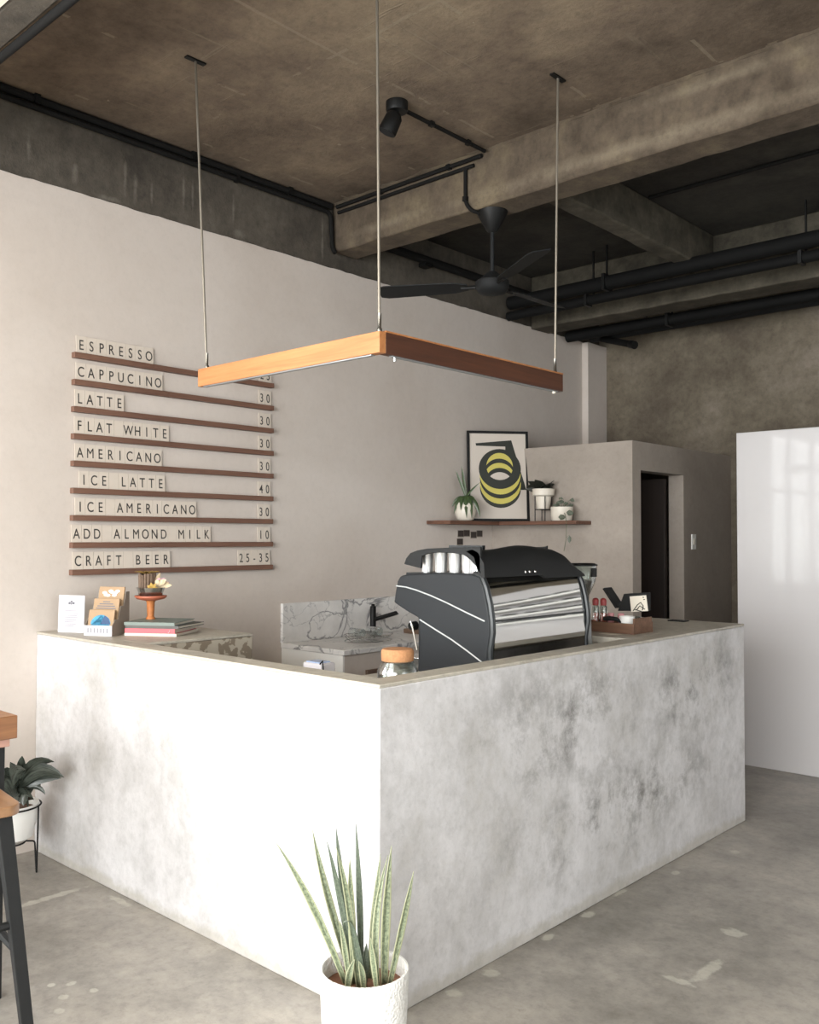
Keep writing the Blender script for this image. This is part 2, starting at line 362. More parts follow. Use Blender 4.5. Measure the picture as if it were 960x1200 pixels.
def build(name, mb, mats, parent=None, loc=None, bev=0, smooth=40, solid=0, sub=0, label=None):
    """one mesh object; mb is in room coordinates, loc its origin (top-level only)"""
    if not isinstance(mats, (list, tuple)): mats = [mats]
    off = rootloc(parent) if parent is not None else Vector(loc or (0, 0, 0))
    me = bpy.data.meshes.new(name); me.from_pydata([v-off for v in mb.v], [], mb.f)
    if mb.uv:
        ul = me.uv_layers.new(name='UVMap')
        for lp in me.loops: ul.data[lp.index].uv = mb.uv.get(lp.vertex_index, (0, 0))
    for m in mats: me.materials.append(M[m] if isinstance(m, str) else m)
    if len(mats) > 1: me.polygons.foreach_set('material_index', mb.mi)
    bm = bmesh.new(); bm.from_mesh(me)
    if not mb.uv: bmesh.ops.recalc_face_normals(bm, faces=bm.faces)
    bm.to_mesh(me); bm.free()
    if smooth: me.shade_smooth(); me.set_sharp_from_angle(angle=math.radians(smooth))
    o = bpy.data.objects.new(name, me); COL.objects.link(o)
    if parent is not None: o.parent = parent
    else: o.location = off
    if solid: q = o.modifiers.new('thickness', 'SOLIDIFY'); q.thickness = solid; q.offset = 0
    if bev: q = o.modifiers.new('bevel', 'BEVEL'); q.width = bev; q.segments = 2; q.limit_method = 'ANGLE'
    if sub: q = o.modifiers.new('smooth', 'SUBSURF'); q.levels = sub; q.render_levels = sub
    if label: o['label'] = label
    return o
def thing(name, loc, label, cat, group=None, kind=None):
    o = bpy.data.objects.new(name, None); COL.objects.link(o); o.location = loc; o.empty_display_size = .05
    return tag(o, label, cat, group, kind)
def single(name, mb, mats, loc, label, cat, group=None, **k):
    return tag(build(name, mb, mats, loc=loc, **k), label, cat, group)
def struct(name, mb, mats, **k): return tag(build(name, mb, mats, **k), kind='structure')
def lerp(a, b, t): return a+(b-a)*t
def bez(p0, p1, p2, n=8):
    p0, p1, p2 = Vector(p0), Vector(p1), Vector(p2)
    return [p0*(1-t)**2 + p1*2*t*(1-t) + p2*t*t for t in [i/n for i in range(n+1)]]
def bendpipe(pts, r, n=6):
    """rounds the corners of a polyline"""
    pts = [Vector(p) for p in pts]; out = [pts[0]]
    for i in range(1, len(pts)-1):
        a = (pts[i-1]-pts[i]); b = (pts[i+1]-pts[i]); d = min(r, a.length*.45, b.length*.45)
        out += bez(pts[i]+a.normalized()*d, pts[i], pts[i]+b.normalized()*d, n)
    return out+[pts[-1]]

# ------------------------------------------------------------------ the room
ZS = 3.667; YB = 7.30; YF = -3.0; XR = 8.5
fl = MB().box((-.3, YF-.3, -.15), (XR+.3, YB+.3, 0)); struct('floor', fl, 'floor')
# left wall: white render up to an uneven edge under the edge beam
wl = MB().box((-.3, YF, 0), (-.012, -1.9, ZS)).box((-.3, .7, 0), (-.012, YB, ZS)).box((-.3, -1.9, 0), (-.012, .7, .3)).box((-.3, -1.9, 2.9), (-.012, .7, ZS)); wall_left = struct('wall_left', wl, 'wallbeam')
rd = random.Random(3); ys = [YF+i*.05 for i in range(int((YB-YF)/.05)+1)]
ys = [y for y in ys if y >= .7]
v = []; f = []
for i, y in enumerate(ys):
    zt = 3.257+rd.uniform(-.003, .003); v += [(-.011, y, 0), (0, y, 0), (0, y, zt-.004), (-.011, y, zt)]
for i in range(len(ys)-1):
    for k in range(4): f.append((i*4+k, i*4+(k+1) % 4, (i+1)*4+(k+1) % 4, (i+1)*4+k))
f += [(0, 1, 2, 3), tuple((len(ys)-1)*4+k for k in (3, 2, 1, 0))]
build('plaster', MB().add(v, f), 'plaster', parent=wall_left, smooth=0)
wb = MB().box((-.3, YB, 0), (XR+.3, YB+.3, ZS)); wall_back = struct('wall_back', wb, 'backwall')
build('column', MB().box((.001, 6.98, 0), (.065, YB, 3.245)), 'plaster', parent=wall_back, bev=.004)
fr = MB()
for y in (-1.9, -1.05, -.2, .64): fr.box((-.15, y, .3), (-.08, y+.06, 2.9))
fr.box((-.15, -1.9, 2.1), (-.08, .7, 2.16)).box((-.15, -1.9, .3), (-.08, .7, .36))
WIN3 = fr
# ceiling slab and its beams
ceiling = struct('ceiling', MB().box((-.3, YF-.3, ZS), (XR+.3, 4.08, ZS+.2)), 'slab')
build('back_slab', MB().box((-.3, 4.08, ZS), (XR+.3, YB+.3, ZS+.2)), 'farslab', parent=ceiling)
def roughbeam(name, a, b, m, bev=.012, axis=0, amp=.004):
    """a cast beam with slightly uneven arrises"""
    n = max(2, int((b[axis]-a[axis])/.12)); rr = random.Random(a[1]*7+1); vs = []; fs = []
    o = [k for k in range(3) if k != axis]
    for i in range(n+1):
        t = lerp(a[axis], b[axis], i/n)
        for q in ((0, 0), (1, 0), (1, 1), (0, 1)):
            p = [0, 0, 0]; p[axis] = t; p[o[0]] = (a[o[0]], b[o[0]])[q[0]]; p[o[1]] = (a[o[1]], b[o[1]])[q[1]]
            if q[1] == 0: p[2] += rr.uniform(-amp, amp); p[o[0]] += rr.uniform(-amp, amp)
            vs.append(p)
    for i in range(n):
        for k in range(4): fs.append((i*4+k, i*4+(k+1) % 4, (i+1)*4+(k+1) % 4, (i+1)*4+k))
    fs += [(0, 1, 2, 3), tuple(n*4+k for k in (3, 2, 1, 0))]
    return build(name, MB().add(vs, fs), m, parent=ceiling, bev=bev, smooth=30)
roughbeam('beam', (0, 3.975, 3.355), (XR, 4.19, ZS), 'beam')
roughbeam('beam', (0, 1.34, 3.355), (XR, 1.46, ZS), 'wallbeam')
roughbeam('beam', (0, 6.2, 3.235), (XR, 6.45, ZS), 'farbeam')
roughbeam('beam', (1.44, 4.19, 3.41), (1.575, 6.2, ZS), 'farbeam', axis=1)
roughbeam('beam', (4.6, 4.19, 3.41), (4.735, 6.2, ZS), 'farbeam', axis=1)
rr = random.Random(11); v = []; f = []; n = 150
for i in range(n+1):
    x = lerp(.01, XR, i/n); h = rr.uniform(.006, .022); d_ = rr.uniform(.008, .024)
    v += [(x, 3.978, ZS+.001), (x, 3.978-d_, ZS+.001), (x, 3.978-d_*.5, ZS-h*.6), (x, 3.978, ZS-h)]
for i in range(n):
    for k in range(4): f.append((i*4+k, i*4+(k+1) % 4, (i+1)*4+(k+1) % 4, (i+1)*4+k))
build('slurry_ridge', MB().add(v, f), 'beam', parent=ceiling)
# bright soffit in front of the nearest beam
build('soffit', MB().box((0, YF, 3.352), (XR, 1.335, 3.40)), 'outsidewhite', parent=ceiling)
# storeroom box with its doorway (doorway in the +X face)
BX, BY, BZ = 1.216, 5.67, 2.186; D0, D1, DZ = 5.788, 6.444, 1.985
bx = MB()
bx.box((.0005, BY, 0), (BX, BY+.10, BZ)).box((BX-.12, BY+.10, 0), (BX, D0, BZ)).box((BX-.12, D1, 0), (BX, YB-.001, BZ)).box((BX-.12, D0, DZ), (BX, D1, BZ))
bx.box((.0005, BY+.10, BZ-.08), (BX-.12, YB-.001, BZ-.001))
wall_store = struct('wall_storeroom', bx, 'boxplaster')
door = struct('door_1', MB().box((.55, 6.38, .01), (1.09, 6.42, 1.96)), 'doorwood', loc=(1.09, 6.40, 0), bev=.003)
build('handle', MB().box((.62, 6.36, 1.0), (.74, 6.372, 1.02)).box((.62, 6.36, 1.0), (.64, 6.38, 1.02)), 'steel', parent=door)
sh = thing('storage_shelf', (.2, 6.2, 0), 'dark shelf rack inside the unlit storeroom doorway', 'shelf')
for z in (.35, .75, 1.15, 1.55): build('shelf_board', MB().box((.03, 5.8, z), (.42, 7.1, z+.03)), 'doorwood', parent=sh)
for x in (.03, .39):
    for y in (5.8, 7.07): build('post', MB().box((x, y, 0), (x+.03, y+.03, 1.9)), 'blackmetal', parent=sh)
# white glossy partition
struct('wall_partition', MB().box((1.80, 6.026, 0), (6.6, 6.14, 2.222)), 'white_gloss', bev=.004)
# unseen white rack beside the partition, added to put stripes in the machine's chrome
rk_ = thing('added_reflection_rack', (4.3, 5.85, 0), 'unseen white rack added to mirror as stripes in the machine chrome', 'rack')
for x in (3.0, 4.6, 6.2): build('added_rack_upright', MB().box((x, 5.80, 0), (x+.04, 5.84, 2.0)), 'white', parent=rk_)
for k, z in enumerate((1.16, 1.36, 1.56, 1.76)):
    build('shelf_board', MB().box((2.95, 5.62, z), (6.3, 5.84, z+.05)), 'white', parent=rk_)
    jb = MB(); rj = random.Random(k)
    for j in range(15):
        x = 3.06+j*.21+rj.uniform(-.02, .02); jb.box((x, 5.66, z+.05), (x+rj.uniform(.07, .14), 5.78, z+.05+rj.uniform(.04, .06)))
    build('added_dark_blocks', jb, 'blackmatt', parent=rk_)['kind'] = 'stuff'  # dark blocks added to break the mirrored stripes into dashes
# unseen shopfront behind the camera and side windows, with mullions
wf = MB().box((-.3, YF-.3, 0), (.2, YF, ZS)).box((6.9, YF-.3, 0), (XR+.3, YF, ZS)).box((.2, YF-.3, 3.3), (6.9, YF, ZS)).box((.2, YF-.3, 0), (6.9, YF, .12))
struct('wall_front', wf, 'plaster')
def window(n, rects, frame, ax):
    o = struct('window_%d' % n, frame, 'blackmetal')
    for a, b in rects: build('pane', MB().box(a, b), 'pane', parent=o)
fr = MB(); rc = []
for x in (.2, 1.86, 3.52, 5.18, 6.84): fr.box((x, YF-.1, .12), (x+.06, YF-.03, 3.3))
fr.box((.2, YF-.1, 2.3), (6.9, YF-.03, 2.36)).box((.2, YF-.1, .12), (6.9, YF-.03, .18))
window(1, [((x+.06, YF-.07, z0), (x+1.66, YF-.06, z1)) for x in (.2, 1.86, 3.52, 5.18) for z0, z1 in ((.18, 2.3), (2.36, 3.3))], fr, 1)
wr = MB().box((XR, YF, 0), (XR+.3, -1.2, ZS)).box((XR, 3.6, 0), (XR+.3, YB, ZS)).box((XR, -1.2, 3.1), (XR+.3, 3.6, ZS)).box((XR, -1.2, 0), (XR+.3, 3.6, .6))
struct('wall_right', wr, 'plaster')
fr = MB()
for y in (-1.2, 0, 1.2, 2.4, 3.54): fr.box((XR+.03, y, .6), (XR+.1, y+.06, 3.1))
fr.box((XR+.03, -1.2, 1.9), (XR+.1, 3.6, 1.95))
window(3, [((-.12, y+.06, z0), (-.11, y+.85, z1)) for y in (-1.9, -1.05, -.2) for z0, z1 in ((.36, 2.1), (2.16, 2.9))], WIN3, 0)
window(2, [((XR+.06, y+.06, .6), (XR+.07, y+1.14, 3.1)) for y in (-1.2, 0, 1.2, 2.4)], fr, 0)

# ------------------------------------------------------------------ service counter
X0, Y0, Y1, H, T = 2.33, 2.0486, 4.85, 1.05, .10
ct = thing('service_counter', (X0, Y0, 0), 'L-shaped cement service counter wrapping the coffee bar', 'counter')
def lshape(z0, z1, a, b, xe, ye, o=0):
    """L plan band: left run along Y0, right run along X0, of thickness between insets a and b"""
    P = [(xe, Y0+a), (X0-a, Y0+a), (X0-a, ye), (X0-b, ye), (X0-b, Y0+b), (xe, Y0+b)]
    return [(x, y, z0) for x, y in P], (0, 0, z1-z0)
p, d = lshape(0, H-.012, 0, T, .001, Y1); build('front_wall', MB().prism(p, d), 'counter', parent=ct, bev=.004)
p, d = lshape(H-.012, H, -.002, T, .001, Y1+.002); build('coping', MB().prism(p, d), 'countertop', parent=ct, bev=.003)
build('raised_ledge', MB().box((.001, Y0+T, H-.012), (.82, 2.72, H)), 'countertop', parent=ct, bev=.002)
build('ledge_panel', MB().box((.80, Y0+T, .3), (.818, 2.72, H-.013)), 'terrazzo', parent=ct, bev=.002, label='pebble-patterned terrazzo panel')
build('ledge_end', MB().box((.001, 2.70, 0), (.80, 2.718, H-.013)), 'countertop', parent=ct)
build('raised_ledge', MB().box((1.60, 3.76, H-.03), (X0-T, Y1, H)), 'countertop', parent=ct, bev=.002)
build('ledge_end', MB().box((1.60, 3.78, 0), (X0-T, 3.80, H-.031)), 'countertop', parent=ct)
build('ledge_end', MB().box((1.60, Y1-.10, 0), (X0-T, Y1, H-.031)), 'counter', parent=ct)
WZ = .93
build('worktop', MB().box((.82, Y0+T, WZ-.03), (X0-T, 2.45, WZ)), 'countertop', parent=ct)
build('worktop', MB().box((1.58, 2.45, WZ-.03), (X0-T, 3.78, WZ)), 'countertop', parent=ct)
build('cabinet', MB().box((1.62, 2.55, .08), (X0-T-.01, 3.7, WZ-.03)), 'cabinetwood', parent=ct)

# ------------------------------------------------------------------ sink bench
sb = thing('sink_bench', (.28, 4.0, 0), 'low marble-topped sink bench against the white wall behind the counter', 'bench')
BZ2 = .87
build('body', MB().box((.003, 3.585, 0), (.545, 5.1, BZ2-.03)), 'plaster', parent=sb, bev=.003)
build('end_panel', MB().box((.003, 3.572, 0), (.545, 3.5845, BZ2-.03)), 'white', parent=sb, label='white painted end panel')
build('marble_top', MB().box((.003, 3.565, BZ2-.03), (.56, 5.1, BZ2)), 'marble', parent=sb, bev=.003)
build('backsplash', MB().box((.003, 3.56, BZ2), (.028, 5.1, 1.108)), 'marble', parent=sb, bev=.002)
dd = build('cabinet_door', MB().box((.545, 3.75, .12), (.562, 4.4, .74)), 'cabinetwood', parent=sb, bev=.002)
build('handle', MB().box((.562, 3.82, .66), (.572, 3.95, .672)), 'blackmetal', parent=dd)
build('cabinet_door', MB().box((.545, 4.41, .12), (.562, 5.05, .74)), 'cabinetwood', parent=sb, bev=.002)
fx, fy = .10, 4.26
fa = thing('faucet', (fx, fy, BZ2), 'matt black faucet rising from the marble sink top', 'faucet')
build('body', MB().lathe((fx, fy, BZ2), [(.025, 0), (.025, .012), (.02, .014), (.02, .185), (.017, .19)], 20), 'blackmetal', parent=fa)
build('spout', MB().tube([(fx, fy, BZ2+.10), (fx+.19, fy+.02, BZ2+.155), (fx+.195, fy+.02, BZ2+.145)], .014, 12), 'blackmetal', parent=fa)
build('lever', MB().box((fx-.008, fy-.008, BZ2+.19), (fx+.008, fy+.008, BZ2+.205)), 'blackmetal', parent=fa)
ra = thing('dish_rack', (.34, 3.98, BZ2), 'small bright wire dish rack on the marble bench beside the faucet', 'rack')
rk = MB()
for i, z in enumerate((.01, .045)):
    pts = [(.34+.13*math.cos(a)*(1-.1*(i == 0)), 3.98+.17*math.sin(a), BZ2+z) for a in [k*PI/10 for k in range(21)]]
    rk.tube(pts, .003, 6, cap=False)
build('rim', rk, 'steel', parent=ra)
for k in range(9):
    y = 3.84+k*.035; hw = .12*math.sqrt(max(.1, 1-((y-3.98)/.17)**2))
    build('wire', MB().tube(bez((.34-hw, y, BZ2+.045), (.34, y, BZ2-.02), (.34+hw, y, BZ2+.045), 6), .0022, 5), 'steel', parent=ra)
for k, (yy, lab) in enumerate(((3.93, 'clear glass tumbler lying in the dish rack, nearer the room corner'), (4.08, 'clear glass tumbler lying in the dish rack, nearer the faucet'))):
    t = single('tumbler', MB().tube([(.24, yy, BZ2+.052), (.34, yy, BZ2+.055), (.345, yy, BZ2+.055)], [.03, .027, .001], 20, cap=False), 'glass', (.3, yy, BZ2+.03), lab, 'glass', 'tumblers in the dish rack', solid=.002)
single('chopping_board', MB().box((.15, 4.5, BZ2), (.42, 4.85, BZ2+.03)), 'cabinetwood', (.28, 4.67, BZ2), 'brown board lying on the marble bench behind the cork-lidded jar', 'board', bev=.004)
single('storage_box', MB().box((.26, 4.9, BZ2), (.42, 5.06, BZ2+.07)), 'cream', (.34, 4.98, BZ2), 'small cream box at the far end of the marble bench', 'box', bev=.004)

# ------------------------------------------------------------------ espresso machine
YM0, YM1 = 2.85, 3.575; ZM = WZ
em = thing('espresso_machine', (1.95, 3.2, ZM), 'grey and chrome espresso machine standing on the counter', 'coffee machine')
def side_pts(y): # side panel outline, x-z
    px = [(566, 779), (571, 762), (574, 742), (573.5, 727), (571, 708), (567, 690), (562, 676), (553, 672.5), (515, 671), (478, 672.5), (469, 675), (465.5, 681), (463.5, 692), (461.5, 706),
          (476, 716), (490, 724), (491.5, 745), (490.5, 768), (489, 790)]
    out = [hit(a, b_, 1, YM0) for a, b_ in px]
    return [Vector((q.x, y, q.z)) for q in out]
def side_panel(y0, y1, nm):
    P = side_pts(y0); P[0].z = ZM+.02; P[-1].z = ZM+.02; P[0].x = 2.135
    return build(nm, MB().prism(P, (0, y1-y0, 0)), 'machinegrey', parent=em, bev=.007)
near = side_panel(YM0, YM0+.035, 'side_panel'); side_panel(YM1-.035, YM1, 'side_panel')
# dark edge round the back rim of the near side panel
P = side_pts(YM0)[1:8]
edge = [Vector((q.x+.006, YM0+.012, q.z)) for q in P]; edge.insert(0, Vector((2.145, YM0+.012, ZM+.02)))
build('edge_trim', MB().tube(edge, .013, 8), 'machinetrim', parent=em)
edge2 = [Vector((q.x, YM1-.012, q.z)) for q in edge]; build('edge_trim', MB().tube(edge2, .011, 8), 'machinetrim', parent=em)
def stripe(pxs):
    q = [hit(a, b_, 1, YM0-.001) for a, b_ in pxs]
    pts = []
    for i in range(len(q)-1): pts += [q[i].lerp(q[i+1], t/4) for t in range(4)]
    pts.append(q[-1])
    build('stripe', MB().tube(pts, .003, 6), 'stripe', parent=em, label='thin chrome stripe')
stripe([(464.5, 686.5), (476, 688), (488, 691.5), (505, 698), (524, 706.5), (545, 717), (568, 728)])
stripe([(492, 726), (510, 737.5), (530, 750), (548, 763), (566, 777)])
# chrome back: bulging sheet between the side panels
prof = [(2.135, ZM+.02), (2.143, 1.03), (2.148, 1.09), (2.147, 1.16), (2.138, 1.23), (2.122, 1.30), (2.105, 1.345), (2.095, 1.352)]
cp = [(x, YM0+.03, z) for x, z in prof]+[(2.0, YM0+.03, 1.352), (2.0, YM0+.03, ZM+.02)]
build('back_panel', MB().prism(cp, (0, YM1-YM0-.06, 0)), 'chrome', parent=em, smooth=50)
build('seam', MB().box((2.132, YM0+.03, 1.178), (2.1485, YM1-.03, 1.184)), 'machinetrim', parent=em)
build('body', MB().box((1.74, YM0+.03, ZM+.03), (2.0, YM1-.03, 1.33)).box((1.66, YM0+.03, 1.24), (1.76, YM1-.03, 1.34)), 'machinetrim', parent=em, bev=.01)
build('cup_tray', MB().box((1.69, YM0+.01, 1.345), (2.09, YM1-.01, 1.362)), 'machinetrim', parent=em, bev=.003)
for x in (1.80, 2.08):
    for y in (YM0+.08, YM1-.08): build('foot', MB().lathe((x, y, ZM), [(.022, 0), (.022, .01), (.015, .012), (.015, .03)], 14), 'blackmetal', parent=em)
build('drip_tray', MB().box((1.62, YM0+.05, ZM+.02), (1.76, YM1-.05, ZM+.07)), 'steel', parent=em, bev=.004)
for y in (3.05, 3.35):
    g = build('group_head', MB().lathe((1.69, y, 1.14), [(.035, 0), (.038, .03), (.032, .1)], 18), 'chrome', parent=em)
    build('portafilter', MB().tube([(1.69, y, 1.13), (1.66, y, 1.125), (1.635, y, 1.12)], [.012, .012, .014], 10), 'blackmetal', parent=g)
# wing shaped guards at both ends of the cup tray
def guard(y0, y1):
    out = [(473.5, 661), (476, 654), (481, 648), (489, 645), (500, 643), (520, 642), (545, 641.5), (560, 641), (584, 641), (586, 672), (570, 673)]
    inn = [(565, 671), (558, 664), (551, 656), (543, 650), (530, 648), (512, 647.5), (500, 649), (494, 652), (493, 666)]
    pts = [hit(a, b_, 1, YM0) for a, b_ in out+inn]
    return MB().prism([Vector((min(q.x, 2.10 if y0 < 3 else 1.93), y0, q.z)) for q in pts], (0, y1-y0, 0))
build('end_guard', guard(YM0, YM0+.012), 'blackmatt', parent=em, bev=.002)
build('end_guard', guard(YM1-.012, YM1), 'blackmatt', parent=em, bev=.002)
# back guard: long black hump above the chrome
n = 26; v = []; f = []
for i in range(n+1):
    t = i/n; y = lerp(YM0-.0, YM1+.015, t)
    top = 1.462 - .006*math.sin(t*9) + .014*math.exp(-((t-.35)/.22)**2)
    if t > .74: top -= .105*((t-.74)/.26)**2.0
    bot = 1.352 if t < .56 else 1.338
    xo = 2.118
    v += [(xo+.004, y, bot), (xo, y, (bot+top)/2), (xo-.03, y, top-.012), (xo-.06, y, top), (xo-.09, y, top-.008), (xo-.05, y, top-.03), (xo-.025, y, bot)]
for i in range(n):
    for k in range(7): f.append((i*7+k, i*7+(k+1) % 7, (i+1)*7+(k+1) % 7, (i+1)*7+k))
f += [tuple(range(7)), tuple(n*7+k for k in range(7))[::-1]]
build('back_guard', MB().add(v, f), 'blackmatt', parent=em, smooth=50)
gl = MB()
for y in (3.13, 3.16, 3.20): gl.lathe((2.116, y, 1.368), [(.0, -.006), (.008, -.004), (.009, .002), (.004, .012), (0, .014)], 8)
build('badge', gl, 'chrome', parent=em, label='small chrome badge on the black guard')
build('display_fin', MB().box((1.82, YM0+.14, 1.462), (2.0, YM0+.16, 1.478)).box((1.82, YM0+.145, 1.36), (1.83, YM0+.155, 1.47)).box((1.99, YM0+.145, 1.36), (2.0, YM0+.155, 1.47)), 'machinetrim', parent=em)
# steam wand with knob
kx = hit(487, 733, 1, 2.95)
build('knob', MB().tube([kx, kx+Vector((-.0, -.03, 0))], [.02, .017], 14), 'blackmetal', parent=em)
build('steam_wand', MB().tube([kx+Vector((0, -.02, 0)), kx+Vector((0, -.03, .02)), hit(484, 737, 1, 2.92), hit(489, 762, 1, 2.90)], .0045, 8), 'steel', parent=em)
cups = [(500.5, 'front'), (517, ''), (533.5, ''), (549, ''), (560, '')]
cl = ['steel cup on the espresso machine, leftmost in the row', 'steel cup on the espresso machine, second from the left', 'steel cup on the espresso machine, middle of the row',
      'steel cup on the espresso machine, fourth from the left', 'steel cup on the espresso machine, rightmost, half hidden by the black guard']
for (px, _), lb in zip(cups, cl):
    q = hit(px, 668, 1, YM0+.075); q.z = 1.3625
    c = MB().lathe(q, [(.022, 0), (.024, .002), (.028, .085), (.029, .087), (.0275, .087), (.0225, .006), (0, .006)], 24)
    single('cup', c, 'cupsteel', q, lb, 'cup', 'cups on the espresso machine')

# grinder beyond the machine
gx, gy = 1.97, 3.72
q = hit(688, 735, 1, 3.70); gx = q.x-.03; gy = 3.70
gr = thing('coffee_grinder', (gx, gy, ZM), 'silver coffee grinder with bean hopper at the far end of the espresso machine', 'grinder')
build('body', MB().lathe((gx, gy, ZM), [(.062, 0), (.062, .02), (.055, .03), (.045, .22), (.05, .26), (.04, .28)], 20, sx=1, sy=.9), 'silver', parent=gr)
build('collar', MB().lathe((gx, gy, ZM+.28), [(.035, 0), (.035, .03)], 20), 'blackmetal', parent=gr)
hp = build('hopper', MB().lathe((gx, gy, ZM+.30), [(.032, 0), (.045, .03), (.066, .08), (.072, .15), (.070, .15), (.064, .08), (.043, .03), (.03, .002)], 24, cap=False), 'glass', parent=gr)
build('beans', MB().lathe((gx, gy, ZM+.302), [(.028, 0), (.042, .03), (.061, .078), (0, .085)], 20), 'beans', parent=hp)
build('lid', MB().lathe((gx, gy, ZM+.45), [(.075, 0), (.076, .006), (.06, .012)], 24), 'blackmetal', parent=gr)
build('label', MB().box((gx+.062, gy-.02, ZM+.4), (gx+.072, gy+.02, ZM+.44)), 'blackmetal', parent=gr)

# cork-lidded jar behind the coping
q = hit(466, 766, 1, 2.42); jx, jy = q.x, q.y
jr = thing('glass_jar', (jx, jy, WZ), 'clear glass jar with a cork lid standing in the counter corner', 'jar')
jz = WZ
build('body', MB().lathe((jx, jy, jz), [(0, .003), (.068, .003), (.074, .015), (.074, .10), (.06, .128), (.055, .132), (.055, .15), (.052, .15), (.052, .13), (.070, .10), (.070, .017), (0, .012)], 32, cap=False), 'glass', parent=jr)
lz = q.z-.028-jz
build('lid', MB().lathe((jx, jy, jz), [(.050, .135), (.052, lz), (.059, lz+.004), (.060, lz+.038), (.055, lz+.046), (0, lz+.048)], 28), 'cork', parent=jr)
build('wire_clip', MB().tube([(jx+.056*math.cos(a), jy+.056*math.sin(a), jz+.135) for a in [k*PI/12 for k in range(25)]], .002, 6, cap=False), 'steel', parent=jr)
# card reader
q = hit(375, 776, 2, 1.0)
cr = thing('card_reader', (q.x, q.y, WZ), 'pale blue and white card reader peeping over the counter edge', 'card reader')
build('body', MB().box((q.x-.06, q.y-.04, WZ), (q.x+.05, q.y+.04, 1.0)), 'paper', parent=cr, bev=.006)
build('screen', MB().box((q.x-.05, q.y-.03, 1.0), (q.x+.03, q.y+.03, 1.004)), plain('pale_blue_screen', '9fb4d6', .2), parent=cr)
build('clip', MB().tube([(q.x+.045, q.y-.04, 1.0), (q.x+.06, q.y-.04, 1.015), (q.x+.065, q.y-.04, .98)], .003, 6), 'blackmetal', parent=cr)

# ------------------------------------------------------------------ menu board
ROWS = [('ESPRESSO', '25'), ('CAPPUCINO', '30'), ('LATTE', '30'), ('FLAT WHITE', '30'), ('AMERICANO', '30'), ('ICE LATTE', '40'), ('ICE AMERICANO', '30'), ('ADD ALMOND MILK', '10'), ('CRAFT BEER', '25-35')]
ORD = ['top', 'second', 'third', 'fourth', 'fifth', 'sixth', 'seventh', 'eighth', 'bottom']
STARTS = [88, 88, 87, 87, 88, 93, 89, 85, 87]; ENDS = [179, 190, 145, 198, 190, 194, 231, 248, 201]
GLY = {}
def glyph(ch, size):
    if (ch, size) in GLY: return GLY[(ch, size)]
    cu = bpy.data.curves.new('g', 'FONT'); cu.body = ch; cu.size = size; cu.extrude = .0004; cu.align_x = 'CENTER'; cu.offset = 0 if ch in 'MWK' else .0003
    o = bpy.data.objects.new('g', cu); COL.objects.link(o); dg = bpy.context.evaluated_depsgraph_get()
    me = bpy.data.meshes.new_from_object(o.evaluated_get(dg)); bpy.data.objects.remove(o); bpy.data.curves.remove(cu)
    me.name = 'letter'; me.materials.clear(); me.materials.append(M['tileedge']); GLY[(ch, size)] = me; return me
NUM = ['first', 'second', 'third', 'fourth', 'fifth', 'sixth', 'seventh', 'eighth', 'ninth', 'tenth', 'eleventh', 'twelfth', 'thirteenth', 'fourteenth', 'fifteenth']
tmesh = {}
def tile(ch, y, z, wd, lab, grp):
    key = round(wd, 4)
    if key not in tmesh:
        me = bpy.data.meshes.new('letter_tile'); mb = MB().box((0, -wd/2+.0006, 0), (.004, wd/2-.0006, .088))
        me.from_pydata(mb.v, [], mb.f); me.materials.append(M['tile']); tmesh[key] = me
    o = bpy.data.objects.new('letter_tile', tmesh[key]); COL.objects.link(o)
    o.location = (.010, y, z); o.rotation_euler = (0, -.05, 0); tag(o, lab, 'letter tile', grp)
    if ch != ' ':
        g = bpy.data.objects.new('letter', glyph(ch, .073)); COL.objects.link(g); g.parent = o
        g.location = (.0045, 0, .018); g.rotation_euler = (PI/2, 0, PI/2); g.scale = (.74, 1, 1)
for i, (word, price) in enumerate(ROWS):
    zt = 2.437 - i*(2.437-1.3465)/8
    y0 = hit(85, 500, 0, .02).y + .0; y1 = hit(319.5, 500, 0, .02).y
    r = thing('menu_rail', (0, y0, zt), 'thin walnut menu rail, the %s of nine, holding %s and its price' % (ORD[i], word.title()), 'rail', 'walnut menu rails on the white wall')
    build('ledge', MB().box((.0005, y0, zt-.028), (.034, y1, zt)), 'railwood', parent=r, bev=.0015)
    ya, yb = hit(STARTS[i], 500, 0, .012).y, hit(ENDS[i], 500, 0, .012).y
    wd = (yb-ya)/len(word)
    seen = {}
    for k, ch in enumerate(word):
        nm = 'blank tile between words' if ch == ' ' else 'tile %s' % ch
        lab = 'pale %s, %s place of %s on the %s menu rail' % (nm, NUM[k], word.title(), ORD[i])
        tile(ch, ya+wd*(k+.5), zt, wd, lab, 'letter tiles spelling %s' % word.title())
    n_ = len(price); pw = .0475 if n_ == 2 else .0475
    for k, ch in enumerate(price):
        y = y1-.006-pw*(n_-k-.5)
        tile(ch, y, zt, pw, 'pale price tile %s, %s place of %s on the %s menu rail' % ('dash' if ch == '-' else ch, NUM[k], price, ORD[i]), 'price tiles on the %s menu rail' % ORD[i])

